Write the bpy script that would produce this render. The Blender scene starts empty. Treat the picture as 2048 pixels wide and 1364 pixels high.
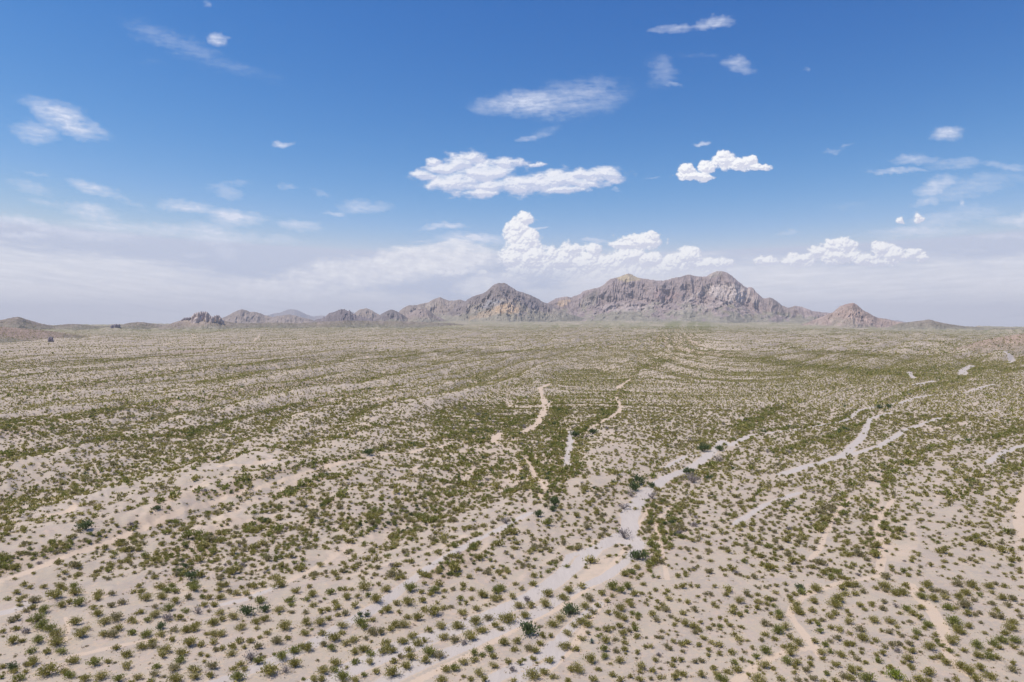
import bpy, math, random
import numpy as np
from mathutils import Vector

# ------------------------------------------------------------------ camera
F = 1365.3            # focal length in pixels of the 2048 x 1364 photograph
CAM_H = 45.0
PITCH = math.atan(25 / F)
scene = bpy.context.scene
COL = scene.collection
cam_d = bpy.data.cameras.new("camera")
cam_d.lens = 24.0
cam_d.sensor_width = 36.0
cam_d.clip_start = 0.5
cam_d.clip_end = 120000
cam = bpy.data.objects.new("camera", cam_d)
COL.objects.link(cam)
cam.location = (0, 0, CAM_H)
cam.rotation_euler = (math.pi / 2 - PITCH, 0, 0)
scene.camera = cam

scene.view_settings.view_transform = 'Standard'
scene.view_settings.look = 'None'
scene.view_settings.gamma = 1
scene.view_settings.exposure = 0.12
scene.cycles.max_bounces = 6
scene.cycles.diffuse_bounces = 2
scene.cycles.transparent_max_bounces = 6
scene.cycles.volume_bounces = 0

SUN_EL, SUN_AZ = math.radians(64), math.radians(-97)
sd = bpy.data.lights.new("sun", 'SUN')
sd.energy = 4.2
sd.angle = math.radians(0.53)
sd.color = (1.0, 0.955, 0.9)
sun = bpy.data.objects.new("sun", sd)
COL.objects.link(sun)
sv = Vector((math.cos(SUN_EL) * math.sin(SUN_AZ), math.cos(SUN_EL) * math.cos(SUN_AZ), math.sin(SUN_EL)))
sun.rotation_euler = sv.to_track_quat('Z', 'Y').to_euler()

# ------------------------------------------------------------------ node helper
class V:
    """a socket with arithmetic"""
    def __init__(s, nt, sock): s.nt, s.s = nt, sock
    def _m(s, op, *o, clamp=False):
        n = s.nt.nodes.new('ShaderNodeMath'); n.operation = op; n.use_clamp = clamp
        for i, a in enumerate((s,) + o):
            if isinstance(a, V): s.nt.links.new(a.s, n.inputs[i])
            else: n.inputs[i].default_value = a
        return V(s.nt, n.outputs[0])
    def __add__(s, o): return s._m('ADD', o)
    def __radd__(s, o): return s._m('ADD', o)
    def __sub__(s, o): return s._m('SUBTRACT', o)
    def __rsub__(s, o): return (s._m('MULTIPLY', -1.0))._m('ADD', o)
    def __mul__(s, o): return s._m('MULTIPLY', o)
    def __rmul__(s, o): return s._m('MULTIPLY', o)
    def __truediv__(s, o): return s._m('DIVIDE', o)
    def max(s, o): return s._m('MAXIMUM', o)
    def min(s, o): return s._m('MINIMUM', o)
    def sat(s): return s._m('ADD', 0.0, clamp=True)
    def pow(s, o): return s._m('POWER', o)

class NT:
    def __init__(s, nt): s.nt = nt; nt.nodes.clear()
    def new(s, t, **kw):
        n = s.nt.nodes.new(t)
        for k, v in kw.items(): setattr(n, k, v)
        return n
    def link(s, a, b): s.nt.links.new(a.s if isinstance(a, V) else a, b)
    def put(s, v, inp):
        if isinstance(v, V): s.link(v, inp)
        elif isinstance(v, bpy.types.NodeSocket): s.nt.links.new(v, inp)
        elif v is not None: inp.default_value = v
    def noise(s, vec, scale, detail=4, rough=.55, dist=0, lac=2.0):
        n = s.new('ShaderNodeTexNoise'); n.inputs['Scale'].default_value = scale
        n.inputs['Detail'].default_value = detail; n.inputs['Roughness'].default_value = rough
        n.inputs['Distortion'].default_value = dist; n.inputs['Lacunarity'].default_value = lac
        s.put(vec, n.inputs['Vector']); return V(s.nt, n.outputs['Fac'])
    def step(s, v, a, b, lo=0.0, hi=1.0, smooth=True):
        n = s.new('ShaderNodeMapRange', interpolation_type='SMOOTHSTEP' if smooth else 'LINEAR')
        s.put(v, n.inputs['Value'])
        for nm, x in zip(('From Min', 'From Max', 'To Min', 'To Max'), (a, b, lo, hi)): s.put(x, n.inputs[nm])
        return V(s.nt, n.outputs[0])
    def mix(s, f, a, b):
        n = s.new('ShaderNodeMix', data_type='RGBA')
        s.put(f, n.inputs[0])
        for x, i in ((a, 6), (b, 7)):
            if isinstance(x, tuple): n.inputs[i].default_value = (*x, 1)[:4]
            else: s.put(x, n.inputs[i])
        return V(s.nt, n.outputs[2])
    def xyz(s, x, y, z=0.0):
        n = s.new('ShaderNodeCombineXYZ')
        for v, i in zip((x, y, z), n.inputs): s.put(v, i)
        return V(s.nt, n.outputs[0])
    def sep(s, v):
        n = s.new('ShaderNodeSeparateXYZ'); s.put(v, n.inputs[0])
        return [V(s.nt, o) for o in n.outputs]
    def attr(s, name, out='Fac'):
        n = s.new('ShaderNodeAttribute', attribute_name=name); return V(s.nt, n.outputs[out])
    def vmath(s, op, *a):
        n = s.new('ShaderNodeVectorMath', operation=op)
        for x, i in zip(a, n.inputs):
            s.put(x, i)
        return n

# ------------------------------------------------------------------ sky with clouds
world = bpy.data.worlds.new("World")
scene.world = world
world.use_nodes = True
W = NT(world.node_tree)

def ray(px, py):
    """unit world direction through a pixel of the photograph (arrays allowed)"""
    X = (np.asarray(px, float) - 1024) / F
    Y = -(np.asarray(py, float) - 682) / F
    c, s = math.cos(PITCH), math.sin(PITCH)
    return X, c + Y * s, -s + Y * c        # x, forward, up

def uv(px, py):
    x, y, z = ray(px, py)
    return float(x / y), float(z / y)

def build_world():
    sky = W.new('ShaderNodeTexSky', sky_type='NISHITA')
    sky.sun_disc = False
    sky.sun_elevation = SUN_EL
    sky.sun_rotation = SUN_AZ
    sky.altitude = 1400
    sky.air_density = 1.0
    sky.dust_density = 0.6
    sky.ozone_density = 2.0
    hs = W.new('ShaderNodeHueSaturation'); hs.inputs['Saturation'].default_value = 1.16
    W.nt.links.new(sky.outputs[0], hs.inputs['Color'])
    tint = W.new('ShaderNodeMix', data_type='RGBA', blend_type='MULTIPLY'); tint.inputs[0].default_value = 1
    W.nt.links.new(hs.outputs[0], tint.inputs[6]); tint.inputs[7].default_value = (*SKY_TINT, 1)
    # per-channel response: deepens the blue overhead, keeps the pale horizon
    K = 0.12 * 1.087
    sp = W.new('ShaderNodeSeparateColor'); W.nt.links.new(tint.outputs[2], sp.inputs[0])
    cc = W.new('ShaderNodeCombineColor')
    for i, (k, p, top) in enumerate(((10.4, 2.45, .58), (1.46, 1.45, .64), (.91, .91, .80))):
        W.link(((V(W.nt, sp.outputs[i]) * K).pow(p) * k).min(top) * (1 / K), cc.inputs[i])
    bg = W.new('ShaderNodeBackground'); bg.inputs['Strength'].default_value = 0.12
    W.nt.links.new(cc.outputs[0], bg.inputs['Color'])
    out = W.new('ShaderNodeOutputWorld')
    W.nt.links.new(bg.outputs[0], out.inputs[0])
SKY_TINT = (0.86, 0.98, 1.12)
build_world()

# ------------------------------------------------------------------ numpy noise
_rs = np.random.RandomState(7)
_perm = _rs.permutation(4096).astype(np.int64)
_ga = _rs.rand(4096) * 2 * np.pi
_gx, _gy = np.cos(_ga), np.sin(_ga)
def _h(i, j): return _perm[(_perm[i & 4095] + j) & 4095]
def pnoise(x, y):
    x = np.asarray(x, float); y = np.asarray(y, float)
    xi = np.floor(x).astype(np.int64); yi = np.floor(y).astype(np.int64)
    xf = x - xi; yf = y - yi
    u = xf * xf * xf * (xf * (xf * 6 - 15) + 10); v = yf * yf * yf * (yf * (yf * 6 - 15) + 10)
    def g(a, b, dx, dy):
        h = _h(a, b); return _gx[h] * dx + _gy[h] * dy
    n00 = g(xi, yi, xf, yf); n10 = g(xi + 1, yi, xf - 1, yf)
    n01 = g(xi, yi + 1, xf, yf - 1); n11 = g(xi + 1, yi + 1, xf - 1, yf - 1)
    return 1.45 * ((n00 * (1 - u) + n10 * u) * (1 - v) + (n01 * (1 - u) + n11 * u) * v)
def fbm(x, y, o=4, g=.5, l=2.03):
    s, a, t = 0, 1.0, 0
    for k in range(o):
        s = s + a * pnoise(x + 17.3 * k, y - 9.1 * k); t += a; a *= g; x = x * l; y = y * l
    return s / t
def ridged(x, y, o=4, g=.5):
    s, a, t = 0, 1.0, 0
    for k in range(o):
        s = s + a * (1 - np.abs(pnoise(x + 31.7 * k, y + 5.3 * k)) * 2); t += a; a *= g; x = x * 2.05; y = y * 2.05
    return s / t
def sstep(x, a, b):
    t = np.clip((x - a) / (b - a), 0, 1); return t * t * (3 - 2 * t)

# ------------------------------------------------------------------ terrain
AZ_PX = np.array([-900, 0, 300, 700, 1000, 1350, 1600, 1850, 2048, 3000])
AZ_A = np.array([60, 66, 74, 96, 110, 108, 88, 56, 50, 48.])
R_FOOT = 6500.
def base_h(x, y):
    r = np.hypot(x, y)
    px = 1024 + F * np.where(y > 1, x / np.maximum(y, 1), np.sign(x) * 3)
    A = np.interp(px, AZ_PX, AZ_A)
    s = np.clip((r - 700) / (R_FOOT - 700), 0, 1)
    return A * s ** 1.25
def at(px, py, dz=0.0):
    """ground point seen through a pixel (on the smooth base terrain)"""
    X, Y, Z = ray(px, py)
    X = np.atleast_1d(X); Y = np.atleast_1d(Y); Z = np.atleast_1d(Z)
    t = np.full(X.shape, 200.0) if False else CAM_H / np.maximum(-Z, 1e-3)
    t = np.minimum(t, 9000 / np.hypot(X, Y))
    for _ in range(12):
        z = base_h(X * t, Y * t) + dz
        t2 = (CAM_H - z) / np.maximum(-Z, 1e-3)
        t = np.clip(.5 * t + .5 * t2, 20, 9000)
    return X * t, Y * t
def project(x, y, z):
    c, s = math.cos(PITCH), math.sin(PITCH)
    dz = z - CAM_H
    f = y * c - dz * s
    up = y * s + dz * c
    f = np.where(f > 1, f, 1e9)
    return 1024 + F * x / f, 682 - F * up / f

def flow(x, y):
    """(across, along) coordinates of the drainage; lines run away from the camera and lean right"""
    a1, a2 = math.radians(36), math.radians(13)
    w = sstep(y - 0.35 * x, 130, 420) * sstep(-x + .25 * y, -120, 160)
    wx = 15 * fbm(x / 210, y / 210, 3); wy = 15 * fbm(x / 210 + 40, y / 210, 3)
    x = x + wx; y = y + wy
    c1 = x * math.cos(a1) - y * math.sin(a1); c2 = x * math.cos(a2) - y * math.sin(a2)
    l1 = x * math.sin(a1) + y * math.cos(a1); l2 = x * math.sin(a2) + y * math.cos(a2)
    return c1 * (1 - w) + c2 * w, l1 * (1 - w) + l2 * w

def P(*a):
    """pixel polyline -> world polyline"""
    a = np.array(a, float).reshape(-1, 2)
    # resample so that perspective does not bend long segments
    out = [a[0]]
    for p, q in zip(a[:-1], a[1:]):
        for k in range(1, 5): out.append(p + (q - p) * k / 4)
    a = np.array(out)
    x, y = at(a[:, 0], a[:, 1])
    return np.stack([x, y], 1)

# (polyline, half width in metres)
WASH = [(a_, b_ * .86) for a_, b_ in [
    (P(1445,880, 1422,905, 1382,935, 1330,955, 1290,985, 1268,1020, 1255,1058, 1190,1095, 1150,1130, 1105,1165, 1045,1200, 960,1238, 870,1268, 740,1318, 640,1364, 560,1400), 2.0),
    (P(1258,1055, 1280,1090, 1258,1120, 1215,1152, 1130,1190, 1070,1228, 1000,1262, 900,1305, 800,1345, 730,1390), 1.35),
    (P(1262,1010, 1257,1060, 1262,1085), 2.2),
    (P(1060,1030, 1000,1060, 940,1090, 870,1130, 800,1180, 760,1212, 700,1245, 620,1292, 500,1342, 380,1390), 1.15),
    (P(1200,1085, 1140,1105, 1122,1135, 1090,1170), 1.0),
    (P(1142,856, 1136,900, 1133,935), 1.6),
    (P(1445,880, 1461,890, 1500,870, 1587,860, 1690,842, 1724,820, 1803,806, 1827,797, 1861,790, 1929,787, 1990,770), 1.6),
    (P(1560,950, 1656,920, 1690,908, 1724,873, 1741,838, 1780,826), 1.8),
    (P(1683,914, 1758,893, 1810,859, 1880,835), 1.6),
    (P(1926,748, 1925,740, 1945,729), 4.5),
    (P(1998,704, 2020,713, 2027,720, 2005,724), 5.0),
    (P(1818,743, 1828,757), 2.6), (P(1830,771, 1866,762), 2.6),
    (P(1420,905, 1370,912, 1330,935), 1.2),
    (P(1040,1360, 1100,1330, 1120,1300, 1125,1275, 1160,1240, 1200,1210), 1.1),
    (P(980,1364, 1040,1335, 1085,1310, 1110,1290), 1.2),
    (P(560,1165, 480,1195, 430,1205), .9),
    (P(0,1225, 40,1215, 60,1200), 1.2),
    (P(2048,890, 2015,900, 1975,925), 1.6),
    (P(1600,985, 1530,1010, 1470,1050), 1.0),
]]
SAND = [(a_, b_ * .62) for a_, b_ in [
    (P(-60,1185, 0,1160, 60,1138, 120,1112, 250,1065, 330,1035, 400,1010, 520,975, 650,935, 800,905, 900,885, 990,868), 1.9),
    (P(1045,860, 1075,840, 1092,815, 1087,795, 1080,778, 1104,768), 3.0),
    (P(1092,812, 1104,800), 2.0),
    (P(1082,1000, 1092,975, 1075,955, 1060,930, 1050,905), 1.4),
    (P(1140,865, 1180,860, 1228,832, 1243,812, 1232,790), 1.7),
    (P(1235,775, 1262,756), 3),
    (P(1786,999, 1758,1037, 1752,1064, 1765,1091, 1763,1122, 1757,1153, 1676,1167, 1615,1187, 1587,1208, 1580,1228, 1604,1262, 1628,1293, 1640,1310), 1.05),
    (P(1628,1293, 1567,1303, 1526,1320, 1478,1355, 1420,1400), 1.1),
    (P(1704,992, 1676,1020, 1649,1071, 1639,1098, 1618,1119), .8),
    (P(1820,1170, 1835,1195, 1861,1221, 1885,1259, 1890,1290, 1905,1330, 1960,1364), 1.3),
    (P(2048,1075, 2038,1050, 2046,1000, 2060,960), 2.0),
    (P(470,735, 520,732, 580,735), 5),
    (P(1215,1200, 1180,1240, 1150,1290, 1110,1330, 1060,1380), 1.0),
    (P(1300,1010, 1240,1110, 1190,1170, 1120,1215, 1040,1255, 940,1310, 880,1340, 800,1380), .9),
    (P(1190,1075, 1160,1120, 1130,1160), .8),
    (P(700,1075, 620,1130, 560,1165, 470,1185), 1.0),
    (P(0,1010, 60,1000, 130,985), 2.0), (P(90,1035, 130,1020, 160,1005), 2.0), (P(520,930, 545,925), 3.5), (P(440,940, 500,935), 2), (P(100,1320, 200,1295, 330,1270), 1.0),
    (P(130,1230, 140,1250, 130,1280), .5), (P(985,880, 990,868, 1000,860), 2.6), (P(330,690, 400,676, 380,670), 4), (P(505,684, 520,670), 4), (P(1335,1160, 1310,1040, 1345,1010), .7),
    (P(1180,648, 1160,658, 1145,650), 7), (P(1100,690, 1130,684), 6), (P(730,717, 800,722, 900,716), 4),
]]
GREEN = [(a_, b_ * (.72 if b_ < 6 else 1.15)) for a_, b_ in [
    (P(-80,1160, 0,1136, 68,1112, 144,1095, 239,1070, 342,1009, 444,990, 495,966, 564,950, 700,918, 802,893, 905,869, 1008,849, 1060,830), 3.2),
    (P(0,1140, 60,1120, 140,1098), 3.5),
    (P(-50,925, 0,910, 171,886, 342,869, 513,828, 700,790, 800,772), 5),
    (P(0,873, 137,845, 308,818, 479,787, 684,763, 800,748), 6),
    (P(0,794, 171,770, 342,750, 478,739, 581,722, 700,716), 10),
    (P(0,760, 120,752, 300,735), 9),
    (P(0,732, 205,722, 342,708, 513,691, 700,686, 900,683), 14),
    (P(0,704, 140,699, 300,695), 10),
    (P(350,930, 478,914, 581,893, 700,869, 800,850), 3.5),
    (P(560,985, 620,960, 700,945), 3),
    (P(640,724, 780,722, 837,706, 967,708, 1060,700, 1178,695), 12),
    (P(1178,695, 1281,678, 1332,666, 1375,659), 22),
    (P(1390,658, 1380,667, 1350,690, 1400,705, 1519,722, 1690,740, 1827,750), 20),
    (P(1352,660, 1330,675, 1330,690), 26), (P(1412,658, 1400,668, 1370,690), 26),
    (P(1640,735, 1760,742, 1850,738, 1960,735, 2048,740), 14),
    (P(1553,685, 1570,694, 1620,705, 1760,716), 13), (P(1731,680, 1725,688), 13), (P(1640,712, 1700,705, 1750,700), 10),
    (P(1600,668, 1700,672, 1850,682, 1960,700, 2048,708), 13), (P(1960,705, 2020,706, 2048,712), 20), (P(1830,700, 1900,710, 1960,712), 12),
    (P(1290,735, 1250,760, 1238,785, 1228,815, 1190,850, 1144,861, 1120,890, 1140,930, 1150,960), 4.5),
    (P(1060,895, 1059,944, 1075,975, 1100,1000), 3),
    (P(1115,790, 1120,825, 1100,850), 4),
    (P(1120,940, 1100,985, 1110,1010), 3),
    (P(1420,893, 1485,876, 1560,860, 1656,849, 1758,815, 1827,784, 1878,770, 1960,745), 4),
    (P(1300,970, 1390,958, 1440,925, 1470,905), 2.6),
    (P(1290,1000, 1310,1060, 1310,1080), 2.5), (P(1200,990, 1250,970, 1300,955), 2.2),
    (P(1270,1200, 1240,1190, 1300,1130, 1340,1060, 1360,1000), 1.6),
    (P(950,1110, 870,1150, 800,1160), 1.4),
    (P(1030,1040, 980,1075, 900,1120), 1.6),
    (P(1550,905, 1640,880, 1740,845), 2.5),
    (P(1760,960, 1780,930, 1850,900, 1960,880, 2048,860), 2.6),
    (P(1900,1000, 1960,960, 2048,930), 2.6), (P(1740,1010, 1765,1060, 1745,1120), 1.8), (P(1690,990, 1640,1060), 1.6),
    (P(340,1160, 430,1080, 520,1030), 2.2), (P(900,680, 1000,676, 1100,672), 14), (P(560,742, 500,750, 420,765), 6),
    (P(1480,860, 1540,820, 1600,800), 4), (P(1280,740, 1330,720, 1400,715), 9), (P(0,1040, 90,1010), 2),
    (P(200,835, 245,815, 270,805), 6), (P(0,852, 90,862), 7), (P(690,985, 640,1020, 560,1060), 1.6), (P(470,1030, 400,1060, 330,1120), 2.0),
]]
PALE = [  # bare scoured ridge flanks
    (P(100,985, 170,990), 5), (P(10,1030, 110,1015), 3), (P(430,940, 500,935, 540,925), 3.5), (P(520,915, 550,930), 4), (P(1560,700, 1640,690), 10),
    (P(1600,690, 1680,695), 18), (P(1760,680, 1900,700), 20), (P(1400,670, 1530,690), 16), (P(1150,700, 1250,690), 8),
]

def seg_field(x, y, items, soft=.6):
    """1 inside the bands, falling to 0 outside"""
    best = np.zeros(x.shape)
    wob = 1 + .55 * fbm(x / 9, y / 9, 3) + .25 * fbm(x / 60, y / 60, 2)
    for poly, hw in items:
        m = hw * 3.2
        lo = poly.min(0) - m; hi = poly.max(0) + m
        idx = np.nonzero((x > lo[0]) & (x < hi[0]) & (y > lo[1]) & (y < hi[1]))[0]
        if not len(idx): continue
        X, Y = x[idx], y[idx]
        d2 = np.full(X.shape, 1e12)
        for (ax, ay), (bx, by) in zip(poly[:-1], poly[1:]):
            dx, dy = bx - ax, by - ay
            L = dx * dx + dy * dy + 1e-9
            t = np.clip(((X - ax) * dx + (Y - ay) * dy) / L, 0, 1)
            d2 = np.minimum(d2, (X - ax - t * dx) ** 2 + (Y - ay - t * dy) ** 2)
        d = np.sqrt(d2) / (hw * np.maximum(wob[idx], .35))
        best[idx] = np.maximum(best[idx], 1 - sstep(d, 1 - soft * .5, 1 + soft))
    return best

def left_relief(x, y):
    r = np.hypot(x, y)
    return sstep(-x + .45 * y, 20, 120) * sstep(y, 80, 190) * (1 - sstep(r, 700, 1400))

def relief(x, y):
    """height above the smooth base, and the swale factor 0 (crest) .. 1 (bottom)"""
    r = np.hypot(x, y)
    c, l = flow(x, y)
    n = pnoise(c / 25, l / 420 + 5) + .45 * pnoise(c / 11 + 9, l / 150)
    rid = np.clip(.5 + .75 * n, 0, 1)
    lr = left_relief(x, y)
    far = sstep(r, 350, 1500)
    amp = .45 + 4.2 * lr + 6.5 * far
    h = amp * (rid - .5)
    big = fbm(x / 190 + 3, y / 190, 3)
    h = h + big * (0.3 + 2.2 * lr + 6 * far) * sstep(r, 50, 160)
    h = h + fbm(x / 430, y / 430 + 8, 4) * 24 * sstep(r, 900, 3200)
    side = ridged(c / 14 + l / 30, l / 16, 3)            # short side gullies on the ridge flanks
    h = h + (side - .35) * (1.2 * lr + 1.4 * far + .10)
    return h, 1 - rid, side

def height(x, y):
    h, sw, sd_ = relief(x, y)
    return base_h(x, y) + h

def veg(x, y, full=False):
    """plant cover 0..1+, greenness 0..1, wash, sand"""
    r = np.hypot(x, y)
    h, sw, side = relief(x, y)
    lr = left_relief(x, y)
    far = sstep(r, 350, 1500)
    g = seg_field(x + 5 * fbm(x / 14, y / 14, 3), y + 5 * fbm(x / 14 + 9, y / 14, 3), GREEN, 1.5)
    w = seg_field(x, y, WASH, .35)
    s = seg_field(x, y, SAND, .35)
    p = seg_field(x, y, PALE, .9)
    c, l = flow(x, y)
    streak = fbm(c / 5, l / 18, 3)
    patch = fbm(c / 28 + 4, l / 90, 3)
    k = .86 + 1.3 * (sw - .45) * (.35 + .65 * np.maximum(lr, far * .8)) + .55 * patch + .60 * streak
    green = np.clip(g * .8 + np.clip((sw - .68) * 4.0, 0, 1) * np.maximum(lr * .7, far * .9) * .8 + np.clip(patch - .2, 0, 1) * .6, 0, 1)
    wig = 3.5 * fbm(x / 22 + 7, y / 22, 3)
    rn = np.abs(pnoise((c + wig) / 17 + 3, l / 190))
    on = sstep(fbm(x / 75 + 30, y / 75, 2), -.12, .08) * (1 - sstep(r, 600, 1100))
    rill = (1 - sstep(rn, .035, .085)) * on
    bank = (1 - sstep(rn, .10, .30)) * on * (1 - rill)
    s = np.maximum(s, rill * .62)
    k = k * (1 - .18 * on) + .42 * bank
    green = np.clip(green + .25 * bank, 0, 1)
    near = 1 - sstep(r, 110, 330)
    cover = np.clip(k + .16 * sstep(r, 180, 500), .25, 1.45) * (1 + .15 * far) * (1 - .24 * near) + .75 * g - .30 * p
    cover = np.clip(cover, .05, 2.4) * (1 - .97 * np.clip(w + s, 0, 1))
    return cover, green, w, s, p, sw, side

# ------------------------------------------------------------------ object helpers
def set_props(o, label=None, category=None, group=None, kind=None):
    for k, v in (('label', label), ('category', category), ('group', group), ('kind', kind)):
        if v: o[k] = v
    return o
def mesh_np(name, verts, quads=None, tris=None, mats=(), attrs=None, smooth=True, matidx=None, colors=None, parent=None):
    me = bpy.data.meshes.new(name)
    verts = np.asarray(verts, np.float32)
    me.vertices.add(len(verts)); me.vertices.foreach_set('co', verts.ravel())
    loops, starts = [], []
    n = 0
    if quads is not None and len(quads):
        loops.append(np.asarray(quads, np.int32).ravel()); starts.append(np.arange(len(quads)) * 4); n = len(quads) * 4
    if tris is not None and len(tris):
        loops.append(np.asarray(tris, np.int32).ravel()); starts.append(n + np.arange(len(tris)) * 3)
    loops = np.concatenate(loops).astype(np.int32); starts = np.concatenate(starts).astype(np.int32)
    me.loops.add(len(loops)); me.loops.foreach_set('vertex_index', loops)
    me.polygons.add(len(starts)); me.polygons.foreach_set('loop_start', starts)
    if matidx is not None: me.polygons.foreach_set('material_index', np.asarray(matidx, np.int32))
    me.update(calc_edges=True)
    me.polygons.foreach_set('use_smooth', np.full(len(starts), smooth))
    for k, v in (attrs or {}).items():
        a = me.attributes.new(k, 'FLOAT', 'POINT'); a.data.foreach_set('value', np.asarray(v, np.float32))
    if colors is not None:
        a = me.attributes.new('albedo', 'FLOAT_COLOR', 'POINT')
        cc = np.ones((len(verts), 4), np.float32); cc[:, :3] = colors
        a.data.foreach_set('color', cc.ravel())
    for m in mats: me.materials.append(m)
    o = bpy.data.objects.new(name, me); COL.objects.link(o)
    if parent: o.parent = parent
    return o
def grid_quads(nr, nc, wrap=False):
    i = np.arange(nr - 1)[:, None]; j = np.arange(nc - (0 if wrap else 1))[None, :]
    a = i * nc + j; b = i * nc + (j + 1) % nc
    return np.stack([a, b, b + nc, a + nc], -1).reshape(-1, 4)

# ------------------------------------------------------------------ materials
def new_mat(name):
    m = bpy.data.materials.new(name); m.use_nodes = True
    return m, NT(m.node_tree)
def finish(N, color, rough=.95, bump=None, bdist=.1, bstr=.5, spec=.15):
    b = N.new('ShaderNodeBsdfPrincipled'); N.put(color, b.inputs['Base Color'])
    N.put(rough, b.inputs['Roughness']); b.inputs['Specular IOR Level'].default_value = spec
    if bump is not None:
        n = N.new('ShaderNodeBump'); n.inputs['Distance'].default_value = bdist; n.inputs['Strength'].default_value = bstr
        N.put(bump, n.inputs['Height']); N.link(n.outputs[0], b.inputs['Normal'])
    o = N.new('ShaderNodeOutputMaterial'); N.link(b.outputs[0], o.inputs[0])

def ground_material():
    m, N = new_mat('desert_ground')
    g = N.new('ShaderNodeNewGeometry')
    pos = V(N.nt, g.outputs['Position'])
    wash, sand, grn, pale, cov = [N.attr(k) for k in ('wash', 'sand', 'green', 'pale', 'cover')]
    n_big = N.noise(pos, .045, 5, .6)
    n_mid = N.noise(pos, .35, 5, .6)
    n_fine = N.noise(pos, 4.5, 4, .7)
    n_peb = N.noise(pos, 22, 2, .6)
    base = N.mix(n_big, (.418, .340, .252), (.490, .408, .308))
    base = N.mix(N.step(N.noise(pos, .13, 6, .65), .44, .60) * .6, base, (.375, .312, .262))
    base = N.mix(N.step(n_mid, .45, .75), base, (.475, .372, .295))                       # sandier patches
    base = N.mix(N.step(n_fine, .40, .8) * .45, base, (.300, .240, .205))
    n_blot = N.noise(pos, 1.3, 5, .7)
    base = N.mix(N.step(n_blot, .50, .66) * .65, base, (.540, .395, .270))
    base = N.mix(N.step(n_blot, .46, .30) * .40, base, (.345, .285, .255))
    tan = N.mix(n_mid, (.58, .420, .290), (.58, .46, .345))
    edge = n_fine * .5 + n_mid * .5
    base = N.mix(N.step(grn * .75 + edge * .6, .55, 1.1) * .65, base, (.40, .295, .215))   # finer tan soil among dense plants
    base = N.mix(pale * N.step(n_mid, .3, .6) * .7, base, (.50, .41, .33))
    base = N.mix(N.step(sand + (edge - .5) * 1.3 + (n_big - .5) * .8, .35, .95) * .75, base, tan)
    rim = N.step(wash + (edge - .5) * .7, .04, .35) * (1.0 - N.step(wash + (edge - .5) * .4, .35, .7))
    base = N.mix(rim * .55, base, tan)
    mp = N.new('ShaderNodeMapping'); N.put(pos, mp.inputs[0]); mp.inputs['Rotation'].default_value = (0, 0, math.radians(36)); mp.inputs['Scale'].default_value = (3.2, .22, 1)
    lines = N.noise(V(N.nt, mp.outputs[0]), 1.0, 4, .6)
    grey = N.mix(lines, (.415, .355, .305), (.540, .465, .400))
    base = N.mix(N.step(wash + (edge - .5) * .5, .40, .72), base, grey)
    # scrub too far off to stand as single plants
    vor = N.new('ShaderNodeTexVoronoi', feature='F1'); vor.inputs['Scale'].default_value = .13
    N.put(pos, vor.inputs['Vector'])
    dot = N.step(V(N.nt, vor.outputs['Distance']) + (n_mid - .5) * .3, .42, .22)
    dist = N.vmath('LENGTH', pos.s); far = N.step(V(N.nt, dist.outputs['Value']), 1800, 4300)
    dens = N.step(cov, .1, 1.4)
    n_huge = N.noise(pos, .0045, 5, .6)
    plant = N.mix(N.step(n_huge, .35, .65), (.165, .175, .070), (.225, .212, .110))
    base = N.mix((dot * (dens * .6 + .35) + grn * .55 + .36 + (n_big - .5) * .9 + (n_huge - .5) * 2.2).sat() * far, base, plant)
    bump = n_fine * .55 + n_peb * .25 + n_mid * 1.6
    finish(N, base, .95, bump, .12, .55)
    return m

def rock_material(name, fine=.012, bump=6.0, rough_amt=.5, speck=.5, vs=.11):
    m, N = new_mat(name)
    g = N.new('ShaderNodeNewGeometry'); pos = V(N.nt, g.outputs['Position'])
    alb = N.attr('albedo', 'Color')
    mp = N.new('ShaderNodeMapping'); N.put(pos, mp.inputs[0]); mp.inputs['Scale'].default_value = (1, 1, .8)
    vpos = V(N.nt, mp.outputs[0])
    n1 = N.noise(vpos, fine, 7, .65)
    n2 = N.noise(pos, fine * 5, 4, .7)
    k = N.step(n1, .30, .70, .66, 1.30, smooth=False) * N.step(n2, .3, .7, .82, 1.16, smooth=False)
    mul = N.vmath('SCALE', alb.s); N.put(k, mul.inputs['Scale'])
    colr = V(N.nt, mul.outputs[0])
    vor = N.new('ShaderNodeTexVoronoi', feature='F1'); vor.inputs['Scale'].default_value = vs
    N.put(pos, vor.inputs['Vector'])
    dot = N.step(V(N.nt, vor.outputs['Distance']) + (n2 - .5) * .4, .45, .20)
    colr = N.mix(dot * N.attr('scrub') * speck, colr, (.095, .105, .055))
    finish(N, colr, .95, n1 * .7 + n2 * .3, bump, rough_amt)
    return m

def plant_material(name, trans=.25):
    m, N = new_mat(name)
    alb = N.attr('albedo', 'Color')
    d = N.new('ShaderNodeBsdfDiffuse'); N.link(alb, d.inputs[0])
    t = N.new('ShaderNodeBsdfTranslucent'); N.link(alb, t.inputs[0])
    mx = N.new('ShaderNodeMixShader'); mx.inputs[0].default_value = trans
    N.link(d.outputs[0], mx.inputs[1]); N.link(t.outputs[0], mx.inputs[2])
    o = N.new('ShaderNodeOutputMaterial'); N.link(mx.outputs[0], o.inputs[0])
    return m
M_GROUND = ground_material()
M_ROCK = rock_material('mountain_rock')
M_HILL = rock_material('hill_soil', fine=.03, bump=2.5, rough_amt=.45, speck=.85)
M_NEARHILL = rock_material('near_hill_soil', fine=.05, bump=1.5, rough_amt=.45, speck=.9, vs=.26)
M_LEAF = plant_material('shrub_foliage', .42)
M_WOOD = plant_material('shrub_wood', .0)

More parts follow.
